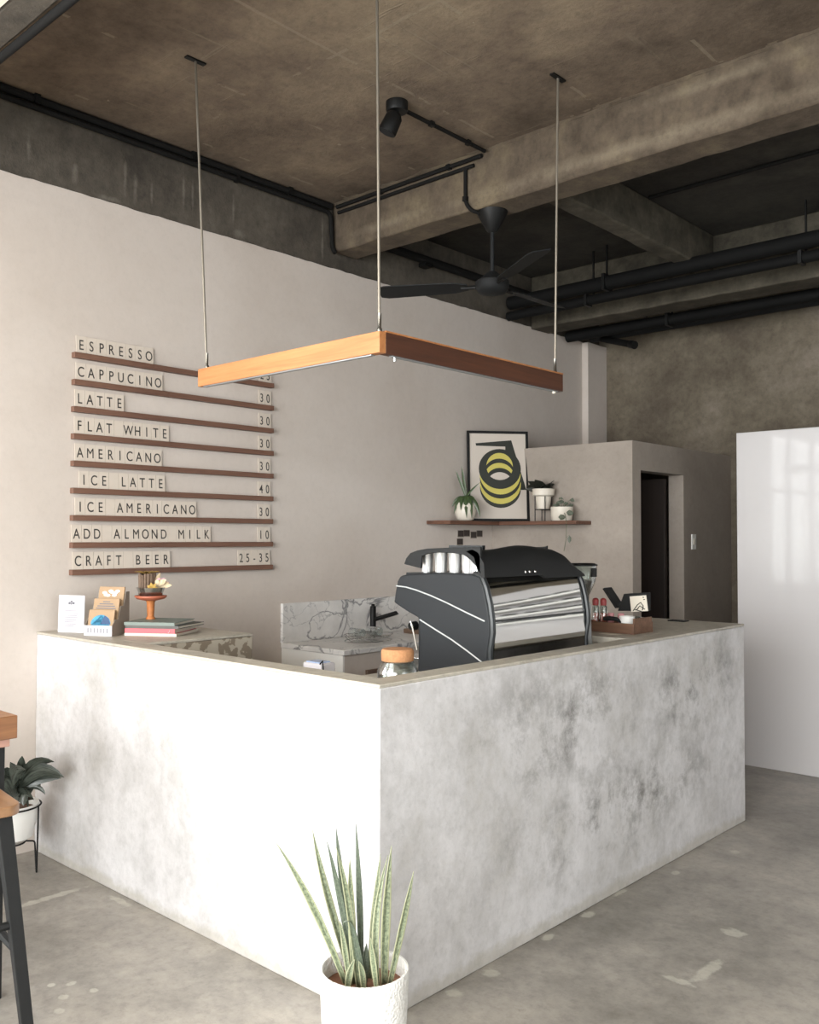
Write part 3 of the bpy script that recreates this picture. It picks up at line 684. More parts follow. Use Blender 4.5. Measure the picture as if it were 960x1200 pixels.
# ------------------------------------------------------------------ hanging L-shaped light
PZ0, PZ1 = 2.192, 2.272; ax, ay = 1.996, 2.383; bxl = .842; byr = 3.606; tk = .035
pl = thing('pendant_light', (ax, ay, PZ0), 'L-shaped oak pendant light hanging over the counter on three rods', 'pendant light')
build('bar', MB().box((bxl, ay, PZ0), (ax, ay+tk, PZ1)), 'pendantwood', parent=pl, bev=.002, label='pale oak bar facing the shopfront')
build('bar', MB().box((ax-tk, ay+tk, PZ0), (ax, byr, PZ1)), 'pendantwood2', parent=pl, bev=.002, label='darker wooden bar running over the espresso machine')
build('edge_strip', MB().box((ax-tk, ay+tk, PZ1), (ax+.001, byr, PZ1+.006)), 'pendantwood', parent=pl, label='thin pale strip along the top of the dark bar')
build('light_strip', MB().box((bxl+.03, ay+.008, PZ0-.004), (ax-.05, ay+tk-.008, PZ0)), 'silver', parent=pl)
build('light_strip', MB().box((ax-tk+.008, ay+.08, PZ0-.004), (ax-.008, byr-.03, PZ0)), 'silver', parent=pl)
for (x, y, tx, ty) in ((.885, ay+.018, .872, 2.335), (ax-.018, ay+.018, ax-.02, ay+.0), (ax-.018, byr-.04, 1.997, 3.567)):
    rod = build('rod', MB().tube([(x, y, PZ1-.01), (tx, ty, ZS-.004)], .0055, 8), 'steelrod', parent=pl)
    build('ceiling_plate', MB().box((tx-.012, ty-.05, ZS-.008), (tx+.012, ty+.05, ZS-.0005)), 'blackmetal', parent=rod)
    build('rod_nut', MB().lathe((x, y, PZ1), [(.010, 0), (.010, .012), (.007, .016), (.007, .07)], 10), 'steel', parent=rod)
build('bolt', MB().lathe((ax-.018, ay+.10, PZ0-.018), [(.006, 0), (.006, .018)], 8), 'steel', parent=pl)
build('bolt', MB().lathe((ax-.018, byr-.05, PZ0-.012), [(.009, 0), (.009, .012)], 8), 'cream', parent=pl)

# ------------------------------------------------------------------ ceiling services
sp = thing('spotlight', (1.27, 3.24, ZS), 'black ceiling spotlight on the slab beside the middle rod', 'spotlight')
build('base', MB().lathe((1.27, 3.24, ZS-.05), [(.05, 0), (.055, .01), (.055, .049)], 24), 'blackmetal', parent=sp)
build('bracket', MB().tube([(1.27, 3.24, ZS-.04), (1.25, 3.21, ZS-.09)], .016, 10), 'blackmetal', parent=sp)
a = Vector((1.275, 3.215, ZS-.085)); d = Vector((-.16, -.12, -.42)).normalized()
hd = build('head', MB().tube([a-d*.02, a, a+d*.075, a+d*.085], [.028, .042, .046, .044], 22), 'blackmetal', parent=sp)
build('lens', MB().tube([a+d*.083, a+d*.0865], [.036, .036], 20), 'pipegrey', parent=hd)
def conduit(pts, r, label, name='conduit', grp='black conduits on the concrete', mat='conduit', clips=(), bend=.05):
    o = thing(name, pts[0], label, 'conduit' if name == 'conduit' else 'pipe', grp)
    build('tube', MB().tube(bendpipe(pts, bend), r, 10), mat, parent=o)
    for (p, ax_) in clips:
        p = Vector(p); c_ = r*1.12; e = Vector((.014, c_, c_)); e = e if ax_ == 0 else Vector((c_, .014, c_)) if ax_ == 1 else Vector((c_, c_, .014))
        build('clip', MB().box(p-e, p+e), 'blackmetal', parent=o)
    return o
zc = ZS-.022
conduit([(1.27, 3.3, zc), (1.27, 3.945, zc)], .011, 'black conduit from the spotlight to the big beam', clips=[((1.27, 3.5, zc), 1), ((1.27, 3.8, zc), 1)])
conduit([(1.24, 3.958, zc-.012), (.06, 3.958, zc-.012)], .012, 'upper black conduit along the top of the big beam', clips=[((1.0, 3.958, zc-.012), 0), ((.45, 3.958, zc-.012), 0)])
conduit([(1.18, 3.962, zc-.05), (.07, 3.962, zc-.05)], .011, 'lower black conduit just under the one along the top of the big beam')
conduit([(1.12, 3.962, zc-.05), (1.12, 3.962, 3.40), (1.16, 3.962, 3.345), (1.19, 4.03, 3.335)], .011, 'short black conduit dropping down the beam face to the fan', clips=[((1.12, 3.962, 3.42), 2)])
conduit([(.016, 1.485, ZS-.022), (.016, 3.95, ZS-.022)], .02, 'thick black conduit along the joint of left wall and ceiling', clips=[((.016, y, ZS-.022), 1) for y in (2.0, 2.9, 3.6)])
conduit([(.022, 1.5, ZS-.065), (.022, 3.94, ZS-.065), (.025, 3.95, 3.38), (.05, 3.955, 3.338)], .015, 'black conduit turning down the corner under the big beam', clips=[((.022, 3.2, ZS-.065), 1)])
conduit([(.03, 1.475, 3.345), (6.5, 1.475, 3.345)], .016, 'black conduit along the near beam above the camera')
conduit([(.03, 4.25, 3.50), (.03, 6.15, 3.50)], .03, 'dark conduit along the left edge beam beyond the fan', clips=[((.03, 4.85, 3.46), 2), ((.03, 5.5, 3.46), 2)])
conduit([(1.6, 5.2, 3.65), (5.5, 5.2, 3.65)], .012, 'thin dark conduit across the dark back ceiling')
def pipe(y, z, r, x0, x1, label, mat='pipe', cl=(), hy=0):
    o = thing('pipe', (x0, y, z), label, 'pipe', 'black pipes under the back ceiling')
    build('tube', MB().tube([(x0, y, z), (x1, y, z)], r, 16), mat, parent=o)
    for x in cl:
        build('hanger', MB().box((x-.012, y-r*1.15, z-r*1.15), (x+.012, y+r*1.15, z+r*1.15)).box((x-.006, y+hy-.006, z), (x+.006, y+hy+.006, ZS-.001)), 'blackmetal', parent=o)
pipe(5.88, 3.385, .052, .02, 8.4, 'thickest black pipe, in front of the far beam', cl=(.9, 2.9))
pipe(5.86, 3.275, .036, .02, 8.4, 'thinner black pipe directly under the thickest one', cl=(.75, 2.3), hy=.082)
pipe(6.62, 3.325, .035, .02, 8.4, 'upper black pipe behind the far beam', 'pipegrey', cl=(.8,))
pipe(6.66, 3.235, .045, .06, 8.4, 'lower black pipe behind the far beam', cl=(1.0, 2.6), hy=.05)
pipe(6.95, 3.255, .03, .12, 8.4, 'rearmost black pipe close to the back wall', 'pipegrey')
pp = thing('pipe', (.45, 6.9, 3.12), 'short open-ended pipe stub above the storeroom', 'pipe')
build('tube', MB().tube([hit(690, 394, 1, 7.05), hit(742, 404, 1, 6.75)], .028, 14), 'pipe', parent=pp)
build('end_cap', MB().tube([hit(739, 403.4, 1, 6.765), hit(744, 404.5, 1, 6.74)], .034, 14), 'blackmetal', parent=pp)
# ceiling fan
fx, fy = 1.22, 4.08
fn = thing('ceiling_fan', (fx, fy, 3.355), 'black ceiling fan hanging from the big beam', 'fan')
build('canopy', MB().lathe((fx, fy, 3.235), [(.022, 0), (.035, .015), (.085, .105), (.088, .118)], 24), 'blackmetal', parent=fn)
build('rod', MB().tube([(fx, fy, 3.24), (fx, fy, 2.98)], .012, 12), 'pipegrey', parent=fn)
build('motor', MB().lathe((fx, fy, 2.88), [(.03, 0), (.075, .012), (.095, .04), (.095, .075), (.06, .10), (.025, .13)], 28), 'pipegrey', parent=fn)
for k in range(3):
    a = math.radians(-151+120*k); dr = Vector((math.cos(a), math.sin(a), 0)); sd = Vector((-math.sin(a), math.cos(a), 0))
    c = Vector((fx, fy, 2.93)); P = []
    for s_, w_ in ((.14, .03), (.22, .055), (.62, .065), (.66, .05)): P.append(c+dr*s_+sd*w_+Vector((0, 0, .015*w_/.06)))
    for s_, w_ in ((.66, .05), (.62, .065), (.22, .055), (.14, .03)): P.append(c+dr*s_-sd*w_-Vector((0, 0, .015*w_/.06)))
    bl = build('blade', MB().prism(P, (0, 0, .006)), 'pipegrey', parent=fn)
    build('blade_arm', MB().tube([c+dr*.08, c+dr*.18], .012, 8), 'blackmetal', parent=bl)

# ------------------------------------------------------------------ corner shelf and what stands on it
SZ = 1.632; ST = .026
cs = thing('corner_shelf', (.1, 5.5, SZ-ST), 'walnut corner shelf with plants and a poster', 'shelf')
build('board', MB().box((.001, 4.90, SZ-ST), (.22, BY-.002, SZ)), 'shelfwood', parent=cs, bev=.002)
build('board', MB().box((.22, 5.47, SZ-ST), (.89, BY-.002, SZ)), 'shelfwoodx', parent=cs, bev=.002)
# framed poster standing across the corner
A = Vector((.045, 5.315, SZ+.001)); Bp = Vector((.315, 5.63, SZ+.001)); uu = (Bp-A).normalized(); W_ = .47; Hh = .685
lean = Vector((-uu.y, uu.x, 0))*.05; vv = (Vector((0, 0, Hh))+lean).normalized()*Hh/1; vn = vv.normalized(); nn = uu.cross(vn).normalized()
if nn.x < 0: nn = -nn
def PP(u_, v_, d_=0): return A + uu*(u_*W_) + vv*v_ + nn*d_   # u 0..1, v 0..1 up
fp = thing('framed_poster', tuple(A), 'black-framed poster of black and yellow rings on the corner shelf', 'poster')
def bar(u0, v0, u1, v1, d0, d1): return [PP(u0, v0, d0), PP(u1, v0, d0), PP(u1, v1, d0), PP(u0, v1, d0)], nn*(d1-d0)
fw, fh = .04, .028
for a_ in ((0, 0, 1, fh), (0, 1-fh, 1, 1), (0, fh, fw, 1-fh), (1-fw, fh, 1, 1-fh)):
    p, d = bar(*a_, 0, .018); build('frame_side', MB().prism(p, d), 'blackmetal', parent=fp, bev=.001)
p, d = bar(fw, fh, 1-fw, 1-fh, .002, .008); build('print', MB().prism(p, d), 'postpaper', parent=fp)
def clip(poly, by):
    out = poly
    for i in range(len(by)):
        a, b_ = by[i], by[(i+1) % len(by)]; res = []
        ins = lambda q: (b_[0]-a[0])*(q[1]-a[1])-(b_[1]-a[1])*(q[0]-a[0]) >= 0
        for j in range(len(out)):
            p_, q_ = out[j], out[(j+1) % len(out)]; ip, iq = ins(p_), ins(q_)
            if ip: res.append(p_)
            if ip != iq:
                d1 = (b_[0]-a[0])*(p_[1]-a[1])-(b_[1]-a[1])*(p_[0]-a[0]); d2 = (b_[0]-a[0])*(q_[1]-a[1])-(b_[1]-a[1])*(q_[0]-a[0])
                t = d1/(d1-d2); res.append((p_[0]+(q_[0]-p_[0])*t, p_[1]+(q_[1]-p_[1])*t))
        out = res
        if not out: return []
    return out
def ell(cx, cy, rx, ry, n=40): return [(cx+rx*math.cos(2*PI*k/n), cy+ry*math.sin(2*PI*k/n)) for k in range(n)]
def T2(x, y): return (lerp(fw, 1-fw, (x-220)/302), lerp(fh, 1-fh, 1-(y-82)/475))
hole = ell(380, 266, 71, 76)
arts = [(ell(383, 385, 110, 112), 1), (ell(383, 363, 110, 112), 2), (ell(383, 333, 110, 112), 1), (ell(382, 309, 110, 113), 2), (ell(381, 280, 113, 112), 1),
        (hole, 2), (clip(ell(378, 300, 80, 78), hole), 1), (clip(ell(378, 326, 80, 80), hole), 2), (clip(ell(380, 356, 80, 82), hole), 1), (clip(ell(380, 378, 74, 80), ell(380, 262, 78, 80)), 0)]
mbp = MB(); dd_ = .0085
for poly, mi in [([(253, 137), (445, 118), (522, 396), (494, 396), (412, 172), (412, 154), (255, 151)], 1)]+arts:
    if len(poly) > 2:
        q = [T2(*s_) for s_ in poly]; mbp.add([PP(u_, v_, dd_) for u_, v_ in q], [tuple(range(len(q)))], mi); dd_ += .00035
build('artwork', mbp, ['postpaper', 'ink', 'yellow'], parent=fp, smooth=0)
# strap-leaved plant in a white pot
def pot(parent, c, prof, mat='white', soil=None, sr=.05, n=32):
    build('pot', MB().lathe(c, prof, n), mat, parent=parent, smooth=60)
    if soil: build('soil', MB().lathe((c[0], c[1], c[2]), [(sr, soil-.02), (sr, soil), (sr*.5, soil+.004), (0, soil+.005)], 24), 'soil', parent=parent)
def tapers(n, w0, w1=1.0, tip=.04): # leaf width profile
    return [w0*(.55+.45*math.sin(min(1, t*2.2)*PI/2))*(1 if t < .5 else max(tip, 1-((t-.5)/.5)**1.8)) for t in [i/n for i in range(n+1)]]
ap = hit(545.5, 612, 0, .115); ac = Vector((.115, ap.y, SZ+.0005))
al = thing('strap_leaf_plant', tuple(ac), 'dark strap-leaved plant in a white pot left of the poster', 'potted plant')
pot(al, ac, [(.045, 0), (.062, .012), (.077, .06), (.073, .11), (.060, .135), (.056, .135), (.068, .10), (.07, .06), (0, .05)], 'cream', .118, .06)
dep = (ac-CAMP).dot(F)
def pxoff(px, py, dd=0): return atd(px, py, dep+dd)
base = pxoff(546, 583)
for (mx, my, tx, ty, wd, dz) in ((540, 565, 534, 551, .007, 0), (544, 565, 541, 546, .008, .03), (549, 577, 563, 565, .006, -.03), (538, 578, 532, 602, .012, -.04), (545, 574, 547, 607, .014, -.09),
        (541, 575, 540, 598, .013, -.08), (552, 575, 553, 608, .012, -.08), (557, 580, 563, 606, .012, -.03), (535, 581, 530, 594, .010, .0), (549, 573, 549, 600, .012, -.07), (546, 570, 543, 558, .008, .04), (556, 579, 558, 597, .011, .0)):
    ps = bez(base, pxoff(mx, my, dz*.6), pxoff(tx, ty, dz), 8); build('leaf', MB().leaf(ps, tapers(8, wd*1.35), R), 'aloe', parent=al)
# white pot on a black wire stand
sc = hit(637, 612, 1, 5.575); sc.z = SZ+.0005
ps_ = thing('stand_plant', tuple(sc), 'white tapered pot with dark leaves on a black wire stand', 'potted plant')
for a in (45, 135, 225, 315):
    ca, sa = math.cos(math.radians(a)), math.sin(math.radians(a))
    build('leg', MB().tube([(sc.x+.062*ca, sc.y+.062*sa, SZ+.001), (sc.x+.062*ca, sc.y+.062*sa, SZ+.185)], .0035, 8), 'blackmetal', parent=ps_)
build('ring', MB().tube([(sc.x+.062*math.cos(k*PI/12), sc.y+.062*math.sin(k*PI/12), SZ+.185) for k in range(25)], .0035, 8, cap=False), 'blackmetal', parent=ps_)
build('brace', MB().tube([(sc.x+.062*math.cos(PI/4+k*PI/2), sc.y+.062*math.sin(PI/4+k*PI/2), SZ+.085) for k in range(5)], .003, 8, cap=False), 'blackmetal', parent=ps_)
build('pot', MB().lathe((sc.x, sc.y, SZ+.09), [(.045, 0), (.058, .088), (.078, .10), (.084, .145), (.08, .147), (.074, .11), (0, .105)], 28), 'cream', parent=ps_)
for k in range(14):
    a = k*2.4; r = .03+.055*((k*7) % 5)/4; c0 = Vector((sc.x, sc.y, SZ+.225))
    tip = c0+Vector((math.cos(a)*(r+.04), math.sin(a)*(r+.04), .045+.03*math.sin(k)))
    ps = bez(c0, c0+Vector((math.cos(a)*r*.6, math.sin(a)*r*.6, .05)), tip, 5)
    build('leaf', MB().leaf(ps, [.008, .026, .036, .032, .02, .003], Vector((-math.sin(a), math.cos(a), .2))+R*.5+U*.6, 4, .2), 'purpleleaf', parent=ps_)
dep = (sc-CAMP).dot(F); ps = bez(pxoff(630, 577), pxoff(622, 571), pxoff(615, 574), 5); build('leaf', MB().leaf(ps, [.004, .012, .018, .014, .008, .002], U), 'purpleleaf', parent=ps_)
# white square-ish pot with trailing vine
vc = hit(658.5, 612, 1, 5.56); vc.z = SZ+.0005; dep = (vc-CAMP).dot(F)
vp = thing('trailing_vine', tuple(vc), 'trailing vine in a white pot at the right end of the corner shelf', 'potted plant')
pot(vp, vc, [(.068, 0), (.075, .006), (.079, .095), (.079, .10), (.075, .10), (.072, .08), (0, .075)], 'cream', .085, .07)
for k, (tx, ty, w_) in enumerate(((652, 589, .022), (661, 588, .026), (668, 586, .024), (672, 592, .02), (648, 592, .018), (656, 592, .022), (664, 594, .024), (669, 597, .016), (655, 584, .012), (666, 590, .018))):
    dz = (-.05, .0, -.03, .03)[k % 4]; s0 = pxoff(658+((k*5) % 7-3), 599, dz*.3); t0 = pxoff(tx, ty, dz)
    st = build('stem', MB().tube(bez(s0, s0.lerp(t0, .5)+Vector((0, 0, .015)), t0, 5), .0015, 5), 'stem', parent=vp)
    build('leaf', MB().leaf([t0, t0+R*.018*((-1)**k)+U*.002, t0+R*.034*((-1)**k)-U*.008], [.004, w_*.62, .002], U), 'vineleaf', parent=st)
vs = [pxoff(661, 600, -.06), pxoff(663, 605, -.13), pxoff(664, 612, -.155), pxoff(664, 622, -.16), pxoff(663.5, 632, -.155), pxoff(661, 646, -.15)]
st = build('vine_stem', MB().tube(vs, .0018, 6), 'stem', parent=vp)
for (px, py, w_, dx, dy) in ((658.5, 606, .02, 1, 0), (668, 601, .02, 1, -.2), (667.5, 632, .014, 0, -1)):
    t0 = pxoff(px, py, -.15 if py > 610 else -.1); d_ = (R*dx+U*dy).normalized(); s_ = d_.cross(F)
    build('leaf', MB().leaf([t0-d_*.024, t0-d_*.008, t0+d_*.012, t0+d_*.026], [.002, w_, w_*.8, .002], s_), 'vineleaf', parent=st)
build('tendril', MB().tube([pxoff(663.5, 630, -.155), pxoff(667.5, 627, -.155), pxoff(667.5, 629, -.155)], .0012, 5), 'stem', parent=st)
# little dark photo cards on the wall under the shelf
for k, (px, py, lb) in enumerate(((540, 625.5, 'leftmost of the upper row'), (547, 625, 'second of the upper row'), (555, 627, 'third of the upper row'), (562, 625.5, 'rightmost of the upper row'), (539, 635, 'alone in the lower row'))):
    q = hit(px, py, 0, .001); o = single('photo_card', MB().box((.0005, q.y-.036, q.z-.026), (.003, q.y+.036, q.z+.026)), 'kraftgrey', (0, q.y, q.z), 'tiny dark photo card under the shelf, %s' % lb, 'photo', 'photo cards under the shelf')
    build('photo', MB().box((.003, q.y-.033, q.z-.020), (.0035, q.y+.033, q.z+.023)), plain('dark_photo_print', '3a3331', .4, var=.6, vscale=60), parent=o)
# light switch on the storeroom wall
q = hit(812.5, 635, 0, BX)
ls = single('light_switch', MB().box((BX, q.y-.035, q.z-.058), (BX+.009, q.y+.035, q.z+.058)), 'white', (BX, q.y, q.z), 'white light switch on the grey storeroom wall', 'switch', bev=.002)
build('rocker', MB().box((BX+.009, q.y-.012, q.z-.022), (BX+.013, q.y+.012, q.z+.022)), 'cream', parent=ls)

# ------------------------------------------------------------------ condiment crate on the far ledge
Z = H+.0005
cx1 = 2.178; cx0 = 1.90; cy0 = 3.93; cy1 = 4.12; chh = .05
crt = thing('condiment_crate', (cx0, cy0, Z), 'small open wooden crate of condiments on the far counter ledge', 'crate')
tt = .010
build('base', MB().box((cx0, cy0, Z), (cx1, cy1, Z+.008)), 'cratewood', parent=crt)
build('side_board', MB().box((cx0, cy0, Z+.008), (cx1, cy0+tt, Z+chh)), 'cratewood', parent=crt, bev=.001)
build('side_board', MB().box((cx0, cy1-tt, Z+.008), (cx1, cy1, Z+chh)), 'cratewood', parent=crt, bev=.001)
build('end_board', MB().box((cx0, cy0+tt, Z+.008), (cx0+tt, cy1-tt, Z+chh)), 'cratewood', parent=crt, bev=.001)
build('end_board', MB().box((cx1-tt, cy0+tt, Z+.008), (cx1, cy1-tt, Z+chh+.025)), 'cratewood', parent=crt, bev=.001)
zb = Z+.0085
for k, (px, lb) in enumerate(((697.5, 'red-capped bottle of pink sugar in the crate, left one'), (706.5, 'red-capped bottle of pink sugar in the crate, right one'))):
    q = hit(px, 722, 1, 4.0+.015*k); x, y = max(q.x, cx0+.028+.036*k), q.y
    o = thing('sugar_bottle', (x, y, zb), lb, 'bottle', 'bottles in the condiment crate')
    g = build('glass_body', MB().lathe((x, y, zb), [(.017, 0), (.018, .004), (.018, .108), (.012, .12), (.011, .12), (.0165, .106), (.0165, .005), (0, .004)], 18), 'glass', parent=o)
    build('contents', MB().lathe((x, y, zb+.005), [(.0162, 0), (.0162, .072), (0, .074)], 16), 'pink', parent=g)
    build('cap', MB().lathe((x, y, zb+.12), [(.015, -.004), (.0165, .02), (.013, .028), (.006, .032)], 16), 'red', parent=o)
# slanted dark folder and black box with card
p1, p2 = hit(706, 690, 1, 4.09), hit(721, 713, 1, 4.09)
p1.z = max(p1.z, 0); sd = Vector((.012, 0, .006))
single('slanted_folder', MB().prism([p1, p2, p2+sd*1.1, p1+sd*1.1], (0, .07, 0)), 'blackmatt', (p2.x, 4.12, p2.z), 'dark slim folder leaning at a slant in the crate', 'folder', bev=.001)
# menu box
m0 = hit(724, 716, 1, 4.07); m1 = hit(757, 716, 1, 4.07); mt0 = hit(731, 696, 1, 4.07); mt1 = hit(757, 694.5, 1, 4.07)
single('black_box', MB().prism([m0, m1, mt1, mt0], (0, .05, 0)), 'blackmatt', (m0.x, 4.09, m0.z), 'black angular box at the back of the crate', 'box', bev=.002)
q0, q1, q2, q3 = hit(740, 717, 1, 4.055), hit(759.5, 716, 1, 4.055), hit(757, 697.5, 1, 4.055), hit(738, 699, 1, 4.055)
cd_ = single('picture_card', MB().prism([q0, q1, q2, q3], (0, .004, 0)), 'cream', (q0.x, 4.055, q0.z), 'white card with a dark line drawing leaning on the black box', 'card')
dr = MB(); y = 4.0535
for path in ([(742, 716), (747, 709), (751, 706), (754, 710), (753, 715)], [(746, 715), (750, 710), (756, 714)], [(743, 714), (752, 716.5)]):
    dr.tube([hit(a, b_, 1, y) for a, b_ in path], .0022, 6)
for (a, b_) in ((754, 700), (755, 702.5)): c = hit(a, b_, 1, y); dr.box(c-Vector((.004, .001, .002)), c+Vector((.004, .001, .002)))
build('drawing', dr, 'ink', parent=cd_)
q = hit(735, 722, 1, 3.985)
bw = single('sugar_bowl', MB().lathe((q.x, q.y, zb), [(.018, 0), (.02, .003), (.036, .03), (.038, .072), (.035, .072), (.032, .03), (0, .012)], 24), 'white', (q.x, q.y, zb), 'small white bowl at the front corner of the crate', 'bowl')
q = hit(757, 722, 1, 4.03)
single('spoon_jar', MB().lathe((min(q.x, cx1-.045), q.y, zb), [(.022, 0), (.024, .004), (.024, .07), (.022, .07), (.022, .006), (0, .005)], 20), 'glass', (q.x, q.y, zb), 'small clear glass jar at the right end of the crate', 'jar')
for k, (px, lb) in enumerate(((716, 'pink lip of a small tin in the crate beside the bottles'), (728, 'rose-pink tin in the crate beside the white bowl'))):
    q = hit(px, 718, 1, 4.03+.01*k)
    single('small_tin', MB().lathe((q.x, q.y, zb), [(.015, 0), (.016, .003), (.016, .076), (.014, .079), (0, .079)], 20), 'rosepink', (q.x, q.y, zb), lb, 'tin', 'pink tins in the crate')
q = hit(722, 725, 1, 3.965); c = Vector((q.x-.01, 3.955, Z+chh+.012))
single('scoop', MB().tube([c+Vector((-.05, 0, .002)), c+Vector((-.02, 0, .006)), c+Vector((.02, 0, .004)), c+Vector((.055, .0, -.014))], [.010, .012, .010, .003], 10), 'blackmatt', tuple(c), 'black scoop lying across the front of the crate', 'scoop')
single('receipt_slip', MB().box((2.03, 3.86, Z), (2.13, 3.905, Z+.001)), 'cream', (2.08, 3.88, Z), 'pale paper slip on the ledge in front of the crate', 'paper')
q = hit(795, 728, 2, H)
single('coaster', MB().box((q.x-.05, q.y-.03, Z), (q.x+.05, q.y+.03, Z+.006)), 'blackmatt', (q.x, q.y, Z), 'flat dark coaster near the far end of the counter', 'coaster', bev=.002)

# ------------------------------------------------------------------ left ledge things
# price card
c0 = Vector((.10, 2.105, Z)); c1 = Vector((.228, 2.17, Z)); u = (c1-c0); nrm = Vector((u.y, -u.x, 0)).normalized(); top = Vector((0, 0, .178))-nrm*.006
pc = thing('info_card', tuple((c0+c1)/2), 'white printed card standing at the wall end of the counter', 'card')
card = build('card', MB().prism([c0, c1, c1+top, c0+top], -nrm*.004), 'paper', parent=pc)
def onc(a, b_, d_=.0008): return c0+u*a+top*b_+nrm*d_
pr = MB()
for (a0, a1, b0) in ((.25, .7, .58), (.22, .78, .50), (.22, .74, .45), (.22, .76, .40), (.25, .7, .33), (.25, .66, .28), (.25, .7, .22), (.25, .62, .17)):
    pr.add([onc(a0, b0), onc(a1, b0), onc(a1, b0+.018), onc(a0, b0+.018)], [(0, 1, 2, 3)])
build('printed_lines', pr, 'faintink', parent=card, smooth=0)
pr = MB()
for (a_, b_, r) in ((.42, .79, .05), (.5, .83, .045), (.58, .79, .05), (.5, .77, .035)):
    pr.add([onc(a_+r*math.cos(k*PI/5), b_+r*.7*math.sin(k*PI/5), .001) for k in range(10)], [tuple(range(10))])
build('printed_emblem', pr, 'greyink', parent=card, smooth=0)
# tiered kraft rack with three packets
k0 = Vector((.335, 2.115, Z)); k1 = Vector((.462, 2.185, Z)); u = k1-k0; un = u.normalized(); bk = Vector((-un.y, un.x, 0))
kr = thing('packet_rack', tuple((k0+k1)/2), 'stepped kraft display rack holding three printed packets', 'display rack')
def KP(a, b_, z): return k0+u*a+bk*b_+Vector((0, 0, z))
build('front_lip', MB().prism([KP(0, 0, 0), KP(1, 0, 0), KP(1, 0, .048), KP(0, 0, .048)], bk*.003), 'paper', parent=kr)
tx = MB()
for i in range(7):
    a_ = .12+.115*i; tx.add([KP(a_, -.0005, .014), KP(a_+.05, -.0005, .014), KP(a_+.05, -.0005, .036), KP(a_, -.0005, .036)], [(0, 1, 2, 3)])
build('lip_lettering', tx, 'faintink', parent=kr, smooth=0)
for a_ in (0, .98):
    P = [KP(a_, .003, 0), KP(a_, .15, 0), KP(a_, .15, .20), KP(a_, .12, .20), KP(a_, .10, .135), KP(a_, .075, .135), KP(a_, .055, .075), KP(a_, .03, .075), KP(a_, .003, .048)]
    build('side_board', MB().prism(P, u*.02), 'kraftgrey', parent=kr)
build('back_board', MB().prism([KP(.02, .145, 0), KP(.98, .145, 0), KP(.98, .145, .19), KP(.02, .145, .19)], bk*.004), 'kraft', parent=kr)
for i, (b0, z0, z1, lb, m_) in enumerate(((.012, .006, .118, 'kraft packet with a blue round print, front tier of the rack', 'blue'), (.052, .05, .168, 'kraft packet with grey-blue stripes, middle tier of the rack', 'navy'), (.095, .10, .222, 'kraft packet with a white floral print, top tier of the rack', 'mint'))):
    a0_, a1_ = .04, .96
    pk = single('packet', MB().prism([KP(a0_, b0, z0), KP(a1_, b0, z0), KP(a1_, b0+.022, z1), KP(a0_, b0+.022, z1)], bk*.008), 'kraft', tuple(KP(.5, b0, z0)), lb, 'packet', 'packets in the kraft rack')
    def KQ(a, t, e=.0008): return KP(a, b0+.022*t-e, lerp(z0, z1, t))
    ar = MB()
    if i == 0:
        ar.add([KQ(.5+.36*math.cos(k*PI/12), .42+.38*math.sin(k*PI/12)) for k in range(13)]+[KQ(.14, .36), KQ(.86, .36)][::-1], [tuple(range(15))])
        ar.add([KQ(.5, .42, .0012), KQ(.86, .42, .0012), KQ(.78, .66, .0012), KQ(.62, .78, .0012)], [(0, 1, 2, 3)], 1)
        build('print', ar, ['blue', 'navy'], parent=pk, smooth=0)
    elif i == 1:
        for j in range(5):
            hw = (.36, .36, .32, .25, .13)[j]; t = .52+.085*j
            ar.add([KQ(.5-hw, t), KQ(.5+hw, t), KQ(.5+hw, t+.04), KQ(.5-hw, t+.04)], [(0, 1, 2, 3)])
        build('print', ar, 'greyink', parent=pk, smooth=0)
    else:
        for j in range(9):
            ca_, ta = .5+.30*math.cos(j*.75)*(.4+.6*(j % 2)), .75+.09*math.sin(j*1.3)
            ar.add([KQ(ca_+.09*math.cos(k*PI/4), ta+.055*math.sin(k*PI/4), .0008+.0001*j) for k in range(8)], [tuple(range(8))])
        build('print', ar, 'mint', parent=pk, smooth=0)
# books
def book(a, b_, dep_, z0, z1, cov, lb, skew=0):
    a, b_ = Vector(a), Vector(b_); u_ = b_-a; un_ = u_.normalized(); bk_ = Vector((-un_.y, un_.x, 0)).normalized()*dep_ + un_*skew
    o = thing('book', tuple((a+b_)/2+Vector((0, 0, z0))), lb, 'book', 'stacked books on the counter')
    def q(s, t, z): return a+u_*s+bk_*t+Vector((0, 0, z))
    def slab(s0, s1, t0, t1, za, zb_): return [q(s0, t0, za), q(s1, t0, za), q(s1, t1, za), q(s0, t1, za)], (0, 0, zb_-za)
    m1_, m2_ = MB(), MB(); c_ = .0022
    p, d = slab(0, 1, 0, 1, z0, z0+c_); m1_.prism(p, d); p, d = slab(0, 1, 0, 1, z1-c_, z1); m1_.prism(p, d)
    p, d = slab(0, 1, 0, .014, z0+c_, z1-c_); m1_.prism(p, d)
    p, d = slab(.02, .98, .016, .985, z0+c_, z1-c_); m2_.prism(p, d)
    cv = build('cover', m1_, cov, parent=o); build('pages', m2_, 'pages', parent=o); return o, q
e1, e2 = Vector((.470, 2.245, 0)), Vector((.685, 2.385, 0))
zz = Z
o, qf = book(e1, e2, .26, zz, zz+.012, 'cream', 'cream book at the bottom of the stack')
o, qf = book(e1+Vector((.0, .002, 0)), e2+Vector((-.008, -.003, 0)), .255, zz+.0122, zz+.034, 'bookred', 'coral red book, second from the bottom of the stack')
